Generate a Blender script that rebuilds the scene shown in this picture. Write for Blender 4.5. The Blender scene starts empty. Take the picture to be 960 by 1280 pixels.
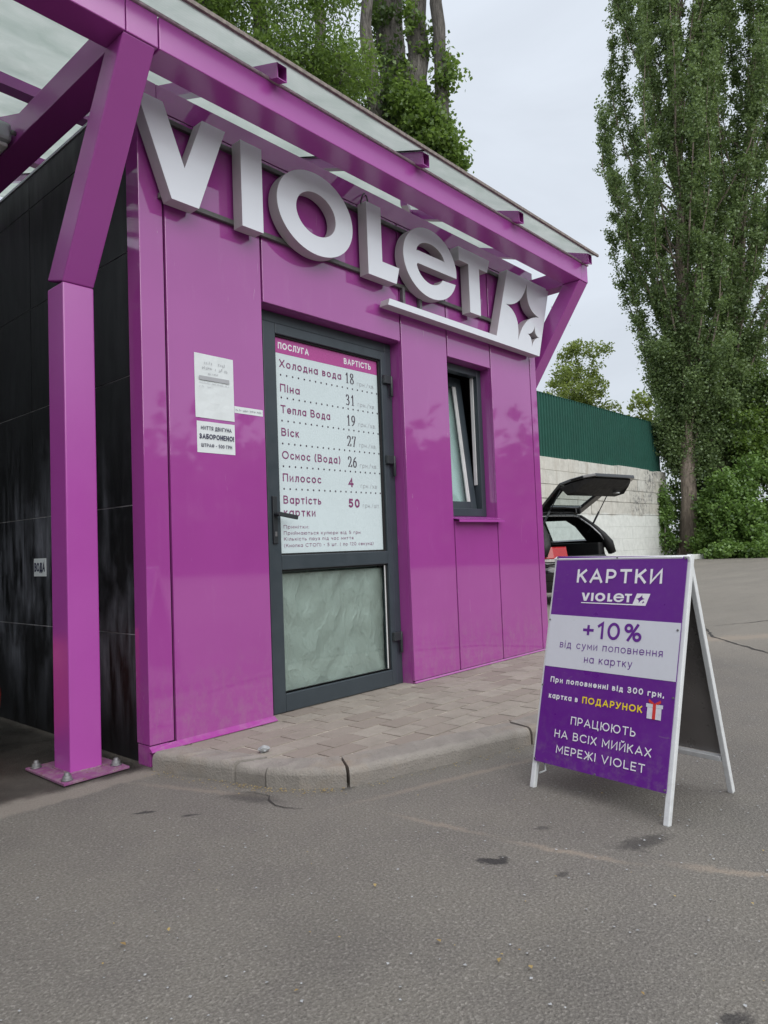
import bpy, bmesh, math, random
import numpy as np
from mathutils import Vector, Matrix

random.seed(7)
RNG = np.random.default_rng(11)
scene = bpy.context.scene
COL = scene.collection

# ------------------------------------------------------------------ camera
CAM = Vector((-1.76527, -3.06915, 0.96))
FWD = Vector((0.74530693, 0.66471672, 0.05166495))
RGT = Vector((0.66659334, -0.74444242, -0.03819427))
UPV = Vector((-0.01307321, -0.06290597, 0.99793383))
cd = bpy.data.cameras.new('camera')
cam = bpy.data.objects.new('camera', cd)
COL.objects.link(cam)
M = Matrix((RGT, UPV, -FWD)).transposed().to_4x4()
M.translation = CAM
cam.matrix_world = M
cd.sensor_fit = 'HORIZONTAL'
cd.sensor_width = 36.0
cd.lens = 901.05 / 960.0 * 36.0
cd.clip_start = 0.02
cd.clip_end = 1500
scene.camera = cam

# ------------------------------------------------------------------ sky, sun, exposure
SUN_EL, SUN_AZ = 38.0, 254.0          # degrees; azimuth counter-clockwise from +X
world = bpy.data.worlds.new('World')
scene.world = world
world.use_nodes = True
wt = world.node_tree
wt.nodes.clear()


def nd(tree, typ, **kw):
    n = tree.nodes.new(typ)
    for k, v in kw.items():
        if k == 'inp':
            for kk, vv in v.items():
                n.inputs[kk].default_value = vv
        else:
            setattr(n, k, v)
    return n


wo = nd(wt, 'ShaderNodeOutputWorld')
bg = nd(wt, 'ShaderNodeBackground', inp={'Strength': 0.1})
sky = nd(wt, 'ShaderNodeTexSky', sky_type='NISHITA')
sky.sun_disc = False
sky.sun_elevation = math.radians(SUN_EL)
sky.sun_rotation = math.radians(90 - SUN_AZ)
sky.air_density = 1.0
sky.dust_density = 2.0
tc = nd(wt, 'ShaderNodeTexCoord')
sep = nd(wt, 'ShaderNodeSeparateXYZ')
wt.links.new(tc.outputs['Generated'], sep.inputs[0])
ramp = nd(wt, 'ShaderNodeValToRGB')
el = ramp.color_ramp.elements
el[0].position = 0.0
el[0].color = (0.60, 0.64, 0.69, 1)
el[1].position = 1.0
el[1].color = (2.0, 2.0, 2.02, 1)
e2 = el.new(0.62)
e2.color = (0.755, 0.815, 0.90, 1)
wt.links.new(sep.outputs['Z'], ramp.inputs[0])
nz = nd(wt, 'ShaderNodeTexNoise', inp={'Scale': 2.3, 'Detail': 7.0, 'Roughness': 0.55, 'Distortion': 0.6})
mp = nd(wt, 'ShaderNodeMapping')
mp.inputs['Scale'].default_value = (1, 1, 2.6)
wt.links.new(tc.outputs['Generated'], mp.inputs[0])
wt.links.new(mp.outputs[0], nz.inputs['Vector'])
mr = nd(wt, 'ShaderNodeMapRange', inp={'From Min': 0.3, 'From Max': 0.7, 'To Min': 10.8, 'To Max': 12.6})
wt.links.new(nz.outputs['Fac'], mr.inputs['Value'])
mul = nd(wt, 'ShaderNodeVectorMath', operation='SCALE')
wt.links.new(ramp.outputs[0], mul.inputs[0])
wt.links.new(mr.outputs[0], mul.inputs['Scale'])
mix = nd(wt, 'ShaderNodeMix', data_type='RGBA')
mix.inputs[0].default_value = 0.86
wt.links.new(sky.outputs[0], mix.inputs[6])
wt.links.new(mul.outputs[0], mix.inputs[7])
wt.links.new(mix.outputs[2], bg.inputs['Color'])
wt.links.new(bg.outputs[0], wo.inputs['Surface'])

sd = bpy.data.lights.new('sun', 'SUN')
sd.energy = 2.5
sd.angle = math.radians(75)
sd.color = (1.0, 0.98, 0.955)
sun = bpy.data.objects.new('sun', sd)
COL.objects.link(sun)
a, e = math.radians(SUN_AZ), math.radians(SUN_EL)
sun.rotation_euler = Vector((math.cos(a) * math.cos(e), math.sin(a) * math.cos(e), math.sin(e))).to_track_quat('Z', 'Y').to_euler()

vs = scene.view_settings
vs.view_transform = 'Standard'
vs.look = 'None'
vs.exposure = 0.0
vs.gamma = 1.0
vs.use_curve_mapping = False
try:
    scene.cycles.use_denoising = True
    scene.cycles.max_bounces = 10
    scene.cycles.transparent_max_bounces = 16
except Exception:
    pass


# ------------------------------------------------------------------ materials
def lin(r, g, b):
    f = lambda c: (c / 255 / 12.92) if c / 255 <= 0.04045 else ((c / 255 + 0.055) / 1.055) ** 2.4
    return (f(r), f(g), f(b), 1)


def new_mat(name):
    m = bpy.data.materials.new(name)
    m.use_nodes = True
    t = m.node_tree
    t.nodes.clear()
    out = nd(t, 'ShaderNodeOutputMaterial')
    p = nd(t, 'ShaderNodeBsdfPrincipled')
    t.links.new(p.outputs[0], out.inputs[0])
    return m, t, p, out


def pos(t):
    g = nd(t, 'ShaderNodeNewGeometry')
    return g.outputs['Position']


def noise(t, vec, scale, detail=4, rough=0.55, stretch=None, dist=0.0):
    if stretch:
        mm = nd(t, 'ShaderNodeMapping')
        mm.inputs['Scale'].default_value = stretch
        t.links.new(vec, mm.inputs[0])
        vec = mm.outputs[0]
    n = nd(t, 'ShaderNodeTexNoise', inp={'Scale': scale, 'Detail': detail, 'Roughness': rough, 'Distortion': dist})
    t.links.new(vec, n.inputs['Vector'])
    return n.outputs['Fac']


def mrange(t, v, a, b, c=0.0, d=1.0, smooth=False):
    n = nd(t, 'ShaderNodeMapRange', inp={'From Min': a, 'From Max': b, 'To Min': c, 'To Max': d})
    if smooth:
        n.interpolation_type = 'SMOOTHSTEP'
    t.links.new(v, n.inputs['Value'])
    return n.outputs[0]


def mixc(t, fac, A, B, blend='MIX'):
    n = nd(t, 'ShaderNodeMix', data_type='RGBA')
    n.blend_type = blend
    for i, v in ((0, fac), (6, A), (7, B)):
        if isinstance(v, (int, float, tuple)):
            n.inputs[i].default_value = v
        else:
            t.links.new(v, n.inputs[i])
    return n.outputs[2]


def math_(t, op, A, B=None):
    n = nd(t, 'ShaderNodeMath', operation=op)
    for i, v in ((0, A), (1, B)):
        if v is None:
            continue
        if isinstance(v, (int, float)):
            n.inputs[i].default_value = v
        else:
            t.links.new(v, n.inputs[i])
    return n.outputs[0]


def bump(t, p, h, strength=0.3, dist=0.01):
    b = nd(t, 'ShaderNodeBump', inp={'Strength': strength, 'Distance': dist})
    t.links.new(h, b.inputs['Height'])
    t.links.new(b.outputs[0], p.inputs['Normal'])


def solid(name, col, rough=0.5, metal=0.0, var=0.12, vscale=6.0, coat=0.0, rvar=0.1, spec=0.5, bmp=0.0, bscale=40):
    """plain paint/plastic with slight unevenness of colour and gloss"""
    m, t, p, out = new_mat(name)
    P = pos(t)
    n = noise(t, P, vscale, 6, 0.6)
    c2 = tuple(min(1, c * (1 - var)) for c in col[:3]) + (1,)
    c1 = tuple(min(1, c * (1 + var)) for c in col[:3]) + (1,)
    t.links.new(mixc(t, mrange(t, n, 0.3, 0.7), c2, c1), p.inputs['Base Color'])
    t.links.new(mrange(t, noise(t, P, vscale * 3.1, 5), 0.3, 0.7, max(0.02, rough - rvar), min(1, rough + rvar)), p.inputs['Roughness'])
    p.inputs['Metallic'].default_value = metal
    p.inputs['Coat Weight'].default_value = coat
    p.inputs['Coat Roughness'].default_value = 0.05
    p.inputs['Specular IOR Level'].default_value = spec
    if bmp:
        bump(t, p, noise(t, P, bscale, 5), bmp, 0.004)
    return m


MAT = {}
# glossy composite panel: faint waviness, dust towards nothing in particular
m, t, p, out = new_mat('purple_panel')
P = pos(t)
n = noise(t, P, 1.6, 3, 0.5)
c = mixc(t, mrange(t, n, 0.3, 0.7), (0.315, 0.055, 0.275, 1), (0.348, 0.064, 0.303, 1))
d = noise(t, P, 9, 8, 0.7, (1, 1, 0.25))
c = mixc(t, mrange(t, d, 0.56, 0.8, 0, 0.16), c, (0.46, 0.20, 0.42, 1))
szp = nd(t, 'ShaderNodeSeparateXYZ')
t.links.new(P, szp.inputs[0])
splash = math_(t, 'MULTIPLY', mrange(t, szp.outputs['Z'], 0.62, 0.08, 0, 1, True), mrange(t, noise(t, P, 16, 9, 0.75, (1, 1, 0.6)), 0.46, 0.72))
c = mixc(t, math_(t, 'MULTIPLY', splash, 0.40), c, (0.30, 0.235, 0.25, 1))
scr = noise(t, P, 30, 2, 0.5, (1.0, 1.0, 0.12), 1.5)
c = mixc(t, mrange(t, scr, 0.735, 0.76, 0, 0.25), c, (0.55, 0.40, 0.53, 1))
t.links.new(c, p.inputs['Base Color'])
t.links.new(math_(t, 'ADD', math_(t, 'MULTIPLY', splash, 0.25), mrange(t, noise(t, P, 14, 6, 0.7), 0.3, 0.75, 0.02, 0.07)), p.inputs['Roughness'])
p.inputs['IOR'].default_value = 1.92
p.inputs['Specular IOR Level'].default_value = 0.5
bump(t, p, noise(t, P, 1.7, 1), 0.012, 0.012)
MAT['panel'] = m
MAT['steel'] = solid('purple_painted_steel', (0.385, 0.064, 0.350, 1), 0.24, 0, 0.025, 2.5, rvar=0.02)
MAT['steel'].node_tree.nodes['Principled BSDF'].inputs['IOR'].default_value = 1.8
# worn base plate: rust and pale dust on purple paint
m, t, p, out = new_mat('worn_purple_paint')
P = pos(t)
c = mixc(t, mrange(t, noise(t, P, 22, 8, 0.7), 0.40, 0.68), (0.20, 0.045, 0.165, 1), (0.24, 0.17, 0.20, 1))
c = mixc(t, mrange(t, noise(t, P, 45, 6, 0.7), 0.58, 0.66), c, (0.13, 0.05, 0.03, 1))
t.links.new(c, p.inputs['Base Color'])
p.inputs['Roughness'].default_value = 0.7
bump(t, p, noise(t, P, 60, 6), 0.3, 0.004)
MAT['plate'] = m
MAT['letter'] = solid('white_letter_plastic', (0.70, 0.73, 0.785, 1), 0.12, 0, 0.02, 4, rvar=0.03)
MAT['letter_side'] = solid('grey_letter_return', (0.47, 0.45, 0.46, 1), 0.5, 0, 0.06, 7)
MAT['rail'] = solid('dark_rail', (0.10, 0.10, 0.095, 1), 0.45, 0.3, 0.25, 20)
MAT['dark'] = solid('dark_recess', (0.035, 0.012, 0.032, 1), 0.7)
MAT['frame'] = solid('anthracite_profile', (0.038, 0.050, 0.060, 1), 0.38, 0, 0.1, 6, bmp=0.03)
MAT['hinge'] = solid('black_hinge', (0.022, 0.026, 0.03, 1), 0.4)
MAT['rubber'] = solid('black_rubber', (0.012, 0.012, 0.013, 1), 0.75)
MAT['paper'] = solid('white_paper', (0.64, 0.68, 0.69, 1), 0.55, 0, 0.05, 10, bmp=0.15, bscale=14)
MAT['price'] = solid('price_film', (0.58, 0.67, 0.69, 1), 0.28, 0, 0.025, 3, rvar=0.06)
MAT['price_head'] = solid('price_header_film', (0.40, 0.060, 0.26, 1), 0.3, 0, 0.03)
MAT['price_ink'] = solid('plum_ink', (0.20, 0.035, 0.13, 1), 0.5, 0, 0.05)
MAT['price_ink_dark'] = solid('dark_ink', (0.055, 0.035, 0.055, 1), 0.5, 0, 0.05)
MAT['navy_ink'] = solid('navy_ink', (0.03, 0.03, 0.07, 1), 0.5, 0, 0.05)
MAT['grey_ink'] = solid('grey_ink', (0.20, 0.20, 0.21, 1), 0.6, 0, 0.05)
MAT['pale_ink'] = solid('pale_grey_ink', (0.36, 0.37, 0.39, 1), 0.6, 0, 0.05)
MAT['white_ink'] = solid('white_ink', (0.72, 0.72, 0.75, 1), 0.45, 0, 0.02)
MAT['board'] = solid('violet_board_print', (0.115, 0.014, 0.225, 1), 0.36, 0, 0.04, 3)
MAT['board_white'] = solid('white_board_print', (0.58, 0.60, 0.65, 1), 0.36, 0, 0.02, 3)
MAT['board_ink'] = solid('violet_ink', (0.115, 0.016, 0.235, 1), 0.4, 0, 0.03)
MAT['yellow_ink'] = solid('yellow_ink', (0.80, 0.60, 0.02, 1), 0.45, 0, 0.02)
MAT['red_ink'] = solid('red_ink', (0.55, 0.035, 0.03, 1), 0.45, 0, 0.02)
MAT['grey_box'] = solid('box_print', (0.60, 0.60, 0.66, 1), 0.45, 0, 0.08, 60)
MAT['white_metal'] = solid('white_enamel_tube', (0.66, 0.68, 0.69, 1), 0.38, 0, 0.06, 14, bmp=0.04)
for mk, k_ in (('board', .22), ('board_white', .20), ('white_metal', .0)):
    t = MAT[mk].node_tree
    p = t.nodes['Principled BSDF']
    src = p.inputs['Base Color'].links[0].from_socket
    P = pos(t)
    sz_ = nd(t, 'ShaderNodeSeparateXYZ')
    t.links.new(P, sz_.inputs[0])
    f_ = math_(t, 'MULTIPLY', mrange(t, sz_.outputs['Z'], 0.30, 0.0, 0.12, 1.0), mrange(t, noise(t, P, 34, 9, 0.75), 0.48, 0.70))
    f_ = math_(t, 'ADD', math_(t, 'MULTIPLY', f_, 0.45), mrange(t, noise(t, P, 60, 2, 0.5, (1, .15, 1), 1.2), 0.72, 0.76, 0, k_))
    t.links.new(mixc(t, f_, src, (0.26, 0.235, 0.22, 1)), p.inputs['Base Color'])
MAT['board_back'] = solid('dark_grey_sheet', (0.20, 0.19, 0.185, 1), 0.30, 0.35, 0.12, 4)
MAT['galv'] = solid('galvanised_steel', (0.17, 0.17, 0.175, 1), 0.5, 0.5, 0.25, 60)
MAT['stone'] = solid('grey_stone', (0.30, 0.31, 0.32, 1), 0.85, 0, 0.3, 50, bmp=0.5, bscale=60)
MAT['red_plastic'] = solid('red_plastic', (0.62, 0.035, 0.02, 1), 0.35)
MAT['lamp_grey'] = solid('lamp_housing', (0.42, 0.44, 0.46, 1), 0.4, 0.3)
MAT['trim'] = solid('dirty_edge_trim', (0.20, 0.165, 0.15, 1), 0.6, 0, 0.45, 50, bmp=0.3)
MAT['trim_pale'] = solid('pale_edge_trim', (0.40, 0.30, 0.35, 1), 0.5, 0, 0.35, 35, bmp=0.2)
MAT['inside'] = solid('dim_interior', (0.10, 0.10, 0.10, 1), 0.8)
MAT['sash_white'] = solid('white_inner_profile', (0.62, 0.62, 0.62, 1), 0.4)

# translucent ribbed polycarbonate, dirty, with leaf debris shadows painted into its colour
m, t, p, out = new_mat('polycarbonate_sheet')
P = pos(t)
rib = nd(t, 'ShaderNodeTexWave', wave_type='BANDS', bands_direction='Y', inp={'Scale': 14.0, 'Distortion': 0.4, 'Detail': 2.0})
t.links.new(P, rib.inputs['Vector'])
dirt_shade = noise(t, P, 3.2, 9, 0.65, (1, 1, 1), 0.5)
c = mixc(t, mrange(t, dirt_shade, 0.35, 0.7), (0.68, 0.71, 0.695, 1), (0.55, 0.60, 0.575, 1))
c = mixc(t, mrange(t, noise(t, P, 26, 6, 0.7), 0.60, 0.72, 0, 0.5), c, (0.74, 0.76, 0.74, 1))
c = mixc(t, mrange(t, rib.outputs['Fac'], 0, 1, 0, 0.14), c, (0.45, 0.5, 0.48, 1))
dif = nd(t, 'ShaderNodeBsdfDiffuse')
trn = nd(t, 'ShaderNodeBsdfTranslucent')
gl = nd(t, 'ShaderNodeBsdfGlossy', inp={'Roughness': 0.18})
t.links.new(c, dif.inputs[0])
t.links.new(c, trn.inputs[0])
m1 = nd(t, 'ShaderNodeMixShader', inp={0: 0.80})
t.links.new(dif.outputs[0], m1.inputs[1])
t.links.new(trn.outputs[0], m1.inputs[2])
m2 = nd(t, 'ShaderNodeMixShader', inp={0: 0.06})
t.links.new(m1.outputs[0], m2.inputs[1])
t.links.new(gl.outputs[0], m2.inputs[2])
t.links.new(m2.outputs[0], out.inputs[0])
t.nodes.remove(p)
MAT['poly'] = m

# black wall tiles with lime streaks
m, t, p, out = new_mat('black_tile')
P = pos(t)
sx = nd(t, 'ShaderNodeSeparateXYZ')
t.links.new(P, sx.inputs[0])
streak = noise(t, P, 6.5, 7, 0.65, (1, 1.6, 0.28), 0.3)
blot = noise(t, P, 1.6, 5, 0.6, (1, 1.3, 0.9))
low = mrange(t, sx.outputs['Z'], 1.9, 0.75, 0.06, 1.0, True)
fl = mrange(t, sx.outputs['Z'], 0.05, 0.55, 0.15, 1.0, True)
f = math_(t, 'MULTIPLY', mrange(t, streak, 0.40, 0.72), mrange(t, blot, 0.38, 0.60))
f = math_(t, 'MULTIPLY', math_(t, 'MULTIPLY', f, low), fl)
c = mixc(t, mrange(t, f, 0, 0.8, 0, 0.85), (0.0085, 0.0090, 0.0100, 1), (0.22, 0.23, 0.27, 1))
t.links.new(c, p.inputs['Base Color'])
t.links.new(mrange(t, streak, 0.3, 0.7, 0.35, 0.6), p.inputs['Roughness'])
p.inputs['Specular IOR Level'].default_value = 0.3
MAT['tile'] = m
MAT['grout'] = solid('pale_grout', (0.50, 0.49, 0.50, 1), 0.9, 0, 0.45, 8)

# creased film behind the lower door pane
m, t, p, out = new_mat('creased_film')
P = pos(t)
w1 = noise(t, P, 9, 10, 0.7, (1.5, 1, 0.8), 0.35)
w2 = nd(t, 'ShaderNodeTexVoronoi', feature='DISTANCE_TO_EDGE', inp={'Scale': 4.2})
mpv = nd(t, 'ShaderNodeMapping')
mpv.inputs['Rotation'].default_value = (0, 0.7, 0)
mpv.inputs['Scale'].default_value = (2.0, 1, 0.7)
nv = nd(t, 'ShaderNodeVectorMath', operation='ADD')
nzv = nd(t, 'ShaderNodeTexNoise', inp={'Scale': 3.0, 'Detail': 5.0})
t.links.new(P, nzv.inputs['Vector'])
t.links.new(P, nv.inputs[0])
scv = nd(t, 'ShaderNodeVectorMath', operation='SCALE', inp={'Scale': 0.35})
t.links.new(nzv.outputs['Color'], scv.inputs[0])
t.links.new(scv.outputs[0], nv.inputs[1])
t.links.new(nv.outputs[0], mpv.inputs[0])
t.links.new(mpv.outputs[0], w2.inputs['Vector'])
hgt = math_(t, 'ADD', w1, mrange(t, w2.outputs['Distance'], 0, 0.12, 0.25, 0.0))
t.links.new(mixc(t, mrange(t, w1, 0.3, 0.7), (0.385, 0.40, 0.355, 1), (0.43, 0.445, 0.40, 1)), p.inputs['Base Color'])
p.inputs['Roughness'].default_value = 0.34
bump(t, p, math_(t, 'ADD', hgt, math_(t, 'MULTIPLY', noise(t, P, 26, 6, 0.6, (1, 1, 0.6), 1.0), 0.4)), 0.55, 0.025)
MAT['film'] = m


def glass(name, alpha=0.12, tint=(0.9, 0.95, 0.95, 1)):
    m, t, p, out = new_mat(name)
    tr = nd(t, 'ShaderNodeBsdfTransparent')
    tr.inputs[0].default_value = tint
    gl = nd(t, 'ShaderNodeBsdfGlossy', inp={'Roughness': 0.02})
    lw = nd(t, 'ShaderNodeLayerWeight', inp={'Blend': 0.5})
    smudge = noise(t, pos(t), 7, 6, 0.6)
    fr = math_(t, 'ADD', math_(t, 'MULTIPLY', math_(t, 'POWER', lw.outputs['Facing'], 5.0), 0.9), 0.045)
    fac = math_(t, 'ADD', fr, mrange(t, smudge, 0.3, 0.8, 0, alpha))
    ms = nd(t, 'ShaderNodeMixShader')
    t.links.new(fac, ms.inputs[0])
    t.links.new(tr.outputs[0], ms.inputs[1])
    t.links.new(gl.outputs[0], ms.inputs[2])
    t.links.new(ms.outputs[0], out.inputs[0])
    t.nodes.remove(p)
    return m


MAT['glass'] = glass('window_glass', 0.03)
MAT['car_glass'] = glass('car_glass', 0.05, (0.72, 0.80, 0.80, 1))
MAT['curtain'] = solid('pale_green_film', (0.50, 0.60, 0.565, 1), 0.5, 0, 0.12, 5, bmp=0.3, bscale=8)
MAT['car_paint'] = solid('black_car_paint', (0.010, 0.010, 0.011, 1), 0.12, 0, 0.1, 8, coat=0.8, rvar=0.04)
MAT['car_trim'] = solid('black_trim', (0.010, 0.010, 0.011, 1), 0.6)
MAT['car_silver'] = solid('silver_trim', (0.42, 0.43, 0.44, 1), 0.3, 0.6)
MAT['tail_red'] = solid('red_lens', (0.40, 0.010, 0.012, 1), 0.15, 0, 0.2, 40, coat=0.6)
MAT['tail_clear'] = solid('clear_lens', (0.62, 0.60, 0.58, 1), 0.15, 0, 0.2, 30)

# green corrugated sheet
MAT['green_sheet'] = solid('dark_green_sheet', (0.005, 0.068, 0.048, 1), 0.7, 0, 0.10, 1.2)

# concrete block wall: raw grey weathered on top, whitewashed below
m, t, p, out = new_mat('block_wall')
P = pos(t)
sx = nd(t, 'ShaderNodeSeparateXYZ')
t.links.new(P, sx.inputs[0])
big = noise(t, P, 0.55, 6, 0.6)
fine = noise(t, P, 3.5, 9, 0.7)
st = noise(t, P, 1.9, 7, 0.7, (1.4, 1, 0.22))
isl = nd(t, 'ShaderNodeNewGeometry')
c = mixc(t, mrange(t, fine, 0.3, 0.7), (0.42, 0.42, 0.385, 1), (0.64, 0.635, 0.59, 1))
c = mixc(t, mrange(t, st, 0.50, 0.72, 0, 0.75), c, (0.30, 0.265, 0.215, 1))
c = mixc(t, mrange(t, isl.outputs['Random Per Island'], 0, 1, 0, 0.35), c, (0.50, 0.455, 0.38, 1))
blk = math_(t, 'MULTIPLY', mrange(t, noise(t, P, 5.5, 7, 0.75), 0.46, 0.60), math_(t, 'MULTIPLY', mrange(t, noise(t, P, 0.9, 4), 0.44, 0.56), mrange(t, sx.outputs['X'], 28.0, 30.0)))
c = mixc(t, mrange(t, blk, 0, 1, 0, 0.8), c, (0.055, 0.06, 0.07, 1))
ww = mrange(t, math_(t, 'ADD', sx.outputs['Z'], math_(t, 'MULTIPLY', math_(t, 'SUBTRACT', noise(t, P, 1.2, 6), 0.5), 0.5)), 2.10, 2.0)
white = mixc(t, mrange(t, fine, 0.35, 0.7), (0.58, 0.60, 0.57, 1), (0.74, 0.76, 0.73, 1))
c = mixc(t, ww, c, white)
t.links.new(c, p.inputs['Base Color'])
p.inputs['Roughness'].default_value = 0.9
bump(t, p, fine, 0.5, 0.03)
MAT['blocks'] = m

# asphalt
m, t, p, out = new_mat('asphalt')
P = pos(t)
big = noise(t, P, 0.45, 5, 0.6)
mid = noise(t, P, 3.2, 6, 0.62)
grain = noise(t, P, 120, 3, 0.7)
vor = nd(t, 'ShaderNodeTexVoronoi', inp={'Scale': 150.0})
t.links.new(P, vor.inputs['Vector'])
c = mixc(t, mrange(t, big, 0.32, 0.68), (0.118, 0.111, 0.099, 1), (0.152, 0.142, 0.126, 1))
c = mixc(t, mrange(t, mid, 0.30, 0.72, 0, 0.75), c, (0.152, 0.141, 0.122, 1))
c = mixc(t, mrange(t, mid, 0.55, 0.40, 0, 0.25), c, (0.105, 0.096, 0.088, 1))
sx = nd(t, 'ShaderNodeSeparateXYZ')
t.links.new(P, sx.inputs[0])
# far lot is older and dustier
farm = mrange(t, math_(t, 'ADD', sx.outputs['X'], math_(t, 'MULTIPLY', math_(t, 'SUBTRACT', noise(t, P, 0.9, 6), 0.5), 3.0)), 3.6, 5.2, 0, 1, True)
c = mixc(t, math_(t, 'MULTIPLY', farm, 0.75), c, mixc(t, mrange(t, noise(t, P, 0.7, 8, 0.65, (0.4, 1.6, 1)), 0.35, 0.66), (0.160, 0.146, 0.126, 1), (0.215, 0.196, 0.168, 1)))
# aggregate
c = mixc(t, mrange(t, grain, 0.52, 0.72, 0, 0.60), c, (0.33, 0.31, 0.285, 1))
c = mixc(t, mrange(t, grain, 0.46, 0.29, 0, 0.62), c, (0.045, 0.042, 0.040, 1))
sp = mrange(t, vor.outputs['Color'], 0.80, 0.95, 0, 0.35)
c = mixc(t, sp, c, (0.36, 0.34, 0.31, 1))
warp = nd(t, 'ShaderNodeTexNoise', inp={'Scale': 14.0, 'Detail': 9.0, 'Roughness': 0.72})
t.links.new(P, warp.inputs['Vector'])
wsub = nd(t, 'ShaderNodeVectorMath', operation='SUBTRACT')
t.links.new(warp.outputs['Color'], wsub.inputs[0])
wsub.inputs[1].default_value = (0.5, 0.5, 0.5)


def blob(x, y, rx, ry, rot, amp, soft=0.45):
    """soft irregular stain factor around a spot of the ground"""
    w = nd(t, 'ShaderNodeVectorMath', operation='SCALE', inp={'Scale': amp})
    t.links.new(wsub.outputs[0], w.inputs[0])
    ad = nd(t, 'ShaderNodeVectorMath', operation='ADD')
    t.links.new(P, ad.inputs[0])
    t.links.new(w.outputs[0], ad.inputs[1])
    su = nd(t, 'ShaderNodeVectorMath', operation='SUBTRACT')
    t.links.new(ad.outputs[0], su.inputs[0])
    su.inputs[1].default_value = (x, y, 0)
    ro = nd(t, 'ShaderNodeVectorRotate', rotation_type='Z_AXIS')
    ro.inputs['Angle'].default_value = -math.radians(rot)
    t.links.new(su.outputs[0], ro.inputs['Vector'])
    mu = nd(t, 'ShaderNodeVectorMath', operation='MULTIPLY')
    t.links.new(ro.outputs[0], mu.inputs[0])
    mu.inputs[1].default_value = (1 / rx, 1 / ry, 0)
    ln = nd(t, 'ShaderNodeVectorMath', operation='LENGTH')
    t.links.new(mu.outputs[0], ln.inputs[0])
    return mrange(t, ln.outputs['Value'], 1.0, soft, 0, 1, True)


# a sandy seam running across the lot, then oil and water marks
for (x, y, rx, ry, rot, amp, k) in ((0.24, -1.48, 0.30, 0.022, -83, 0.09, 0.5), (0.30, -1.95, 0.28, 0.028, -78, 0.10, 0.65), (0.46, -2.40, 0.28, 0.035, -72, 0.10, 0.7),
                                    (-0.05, -0.45, 0.5, 0.03, -70, 0.08, 0.4), (0.7, -1.24, 0.8, 0.03, -17, 0.07, 0.45), (5.6, -1.0, 2.6, 0.25, -42, 0.5, 0.6)):
    c = mixc(t, math_(t, 'MULTIPLY', blob(x, y, rx, ry, rot, amp, 0.1), k), c, (0.27, 0.225, 0.18, 1))
for (x, y, rx, ry, rot, amp, k, soft) in ((0.11, -1.79, 0.060, 0.030, -50, 0.13, 0.88, 0.55), (0.50, -2.10, 0.15, 0.065, -20, 0.26, 0.62, 0.3), (0.42, -1.78, 0.045, 0.024, -55, 0.11, 0.55, 0.3),
                                          (-0.22, -2.57, 0.05, 0.025, -40, 0.12, 0.75, 0.5), (-0.32, -0.51, 0.05, 0.016, -40, 0.06, 0.8, 0.5), (-0.23, -0.68, 0.04, 0.014, -30, 0.05, 0.75, 0.5),
                                          (-0.25, -2.25, 0.35, 0.22, 20, 0.35, 0.12, 0.1), (0.02, -0.72, 0.20, 0.07, -70, 0.12, 0.55, 0.2), (1.5, -2.2, 0.9, 0.5, 10, 0.5, 0.10, 0.1),
                                          (0.15, -2.0, 0.03, 0.02, 0, 0.04, 0.6, 0.4), (-0.55, -1.75, 0.35, 0.2, 40, 0.3, 0.10, 0.1), (0.33, -0.95, 0.05, 0.03, 0, 0.05, 0.5, 0.3)):
    c = mixc(t, math_(t, 'MULTIPLY', blob(x, y, rx, ry, rot, amp, soft), k), c, (0.022, 0.021, 0.022, 1))
# the wash bay floor stays wet and dark; a strip of bare pale concrete runs in front of it
wn = math_(t, 'MULTIPLY', math_(t, 'SUBTRACT', noise(t, P, 6.0, 6, 0.65), 0.5), 0.16)
yy_ = math_(t, 'ADD', sx.outputs['Y'], wn)
bx_ = mrange(t, math_(t, 'ADD', sx.outputs['X'], wn), 0.06, -0.02, 0, 1, True)
pale = math_(t, 'MULTIPLY', math_(t, 'MULTIPLY', mrange(t, yy_, -0.13, -0.09, 0, 1, True), bx_), 0.60)
c = mixc(t, pale, c, (0.25, 0.22, 0.19, 1))
wet = math_(t, 'MULTIPLY', mrange(t, math_(t, 'ADD', yy_, math_(t, 'MULTIPLY', sx.outputs['X'], 0.10)), -0.05, 0.05, 0, 1, True), mrange(t, sx.outputs['X'], 0.10, -0.05, 0, 1, True))
wetc = mixc(t, mrange(t, noise(t, P, 2.2, 7, 0.65), 0.35, 0.68), (0.022, 0.020, 0.018, 1), (0.066, 0.060, 0.052, 1))
c = mixc(t, wet, c, wetc)
t.links.new(c, p.inputs['Base Color'])
t.links.new(math_(t, 'SUBTRACT', mrange(t, mid, 0.3, 0.7, 0.74, 0.92), math_(t, 'MULTIPLY', wet, mrange(t, noise(t, P, 1.7, 6), 0.38, 0.62, 0.5, 0.1))), p.inputs['Roughness'])
p.inputs['Specular IOR Level'].default_value = 0.35
hh = math_(t, 'ADD', grain, math_(t, 'MULTIPLY', vor.outputs['Distance'], 0.6))
bump(t, p, hh, 0.75, 0.006)
MAT['asphalt'] = m

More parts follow.
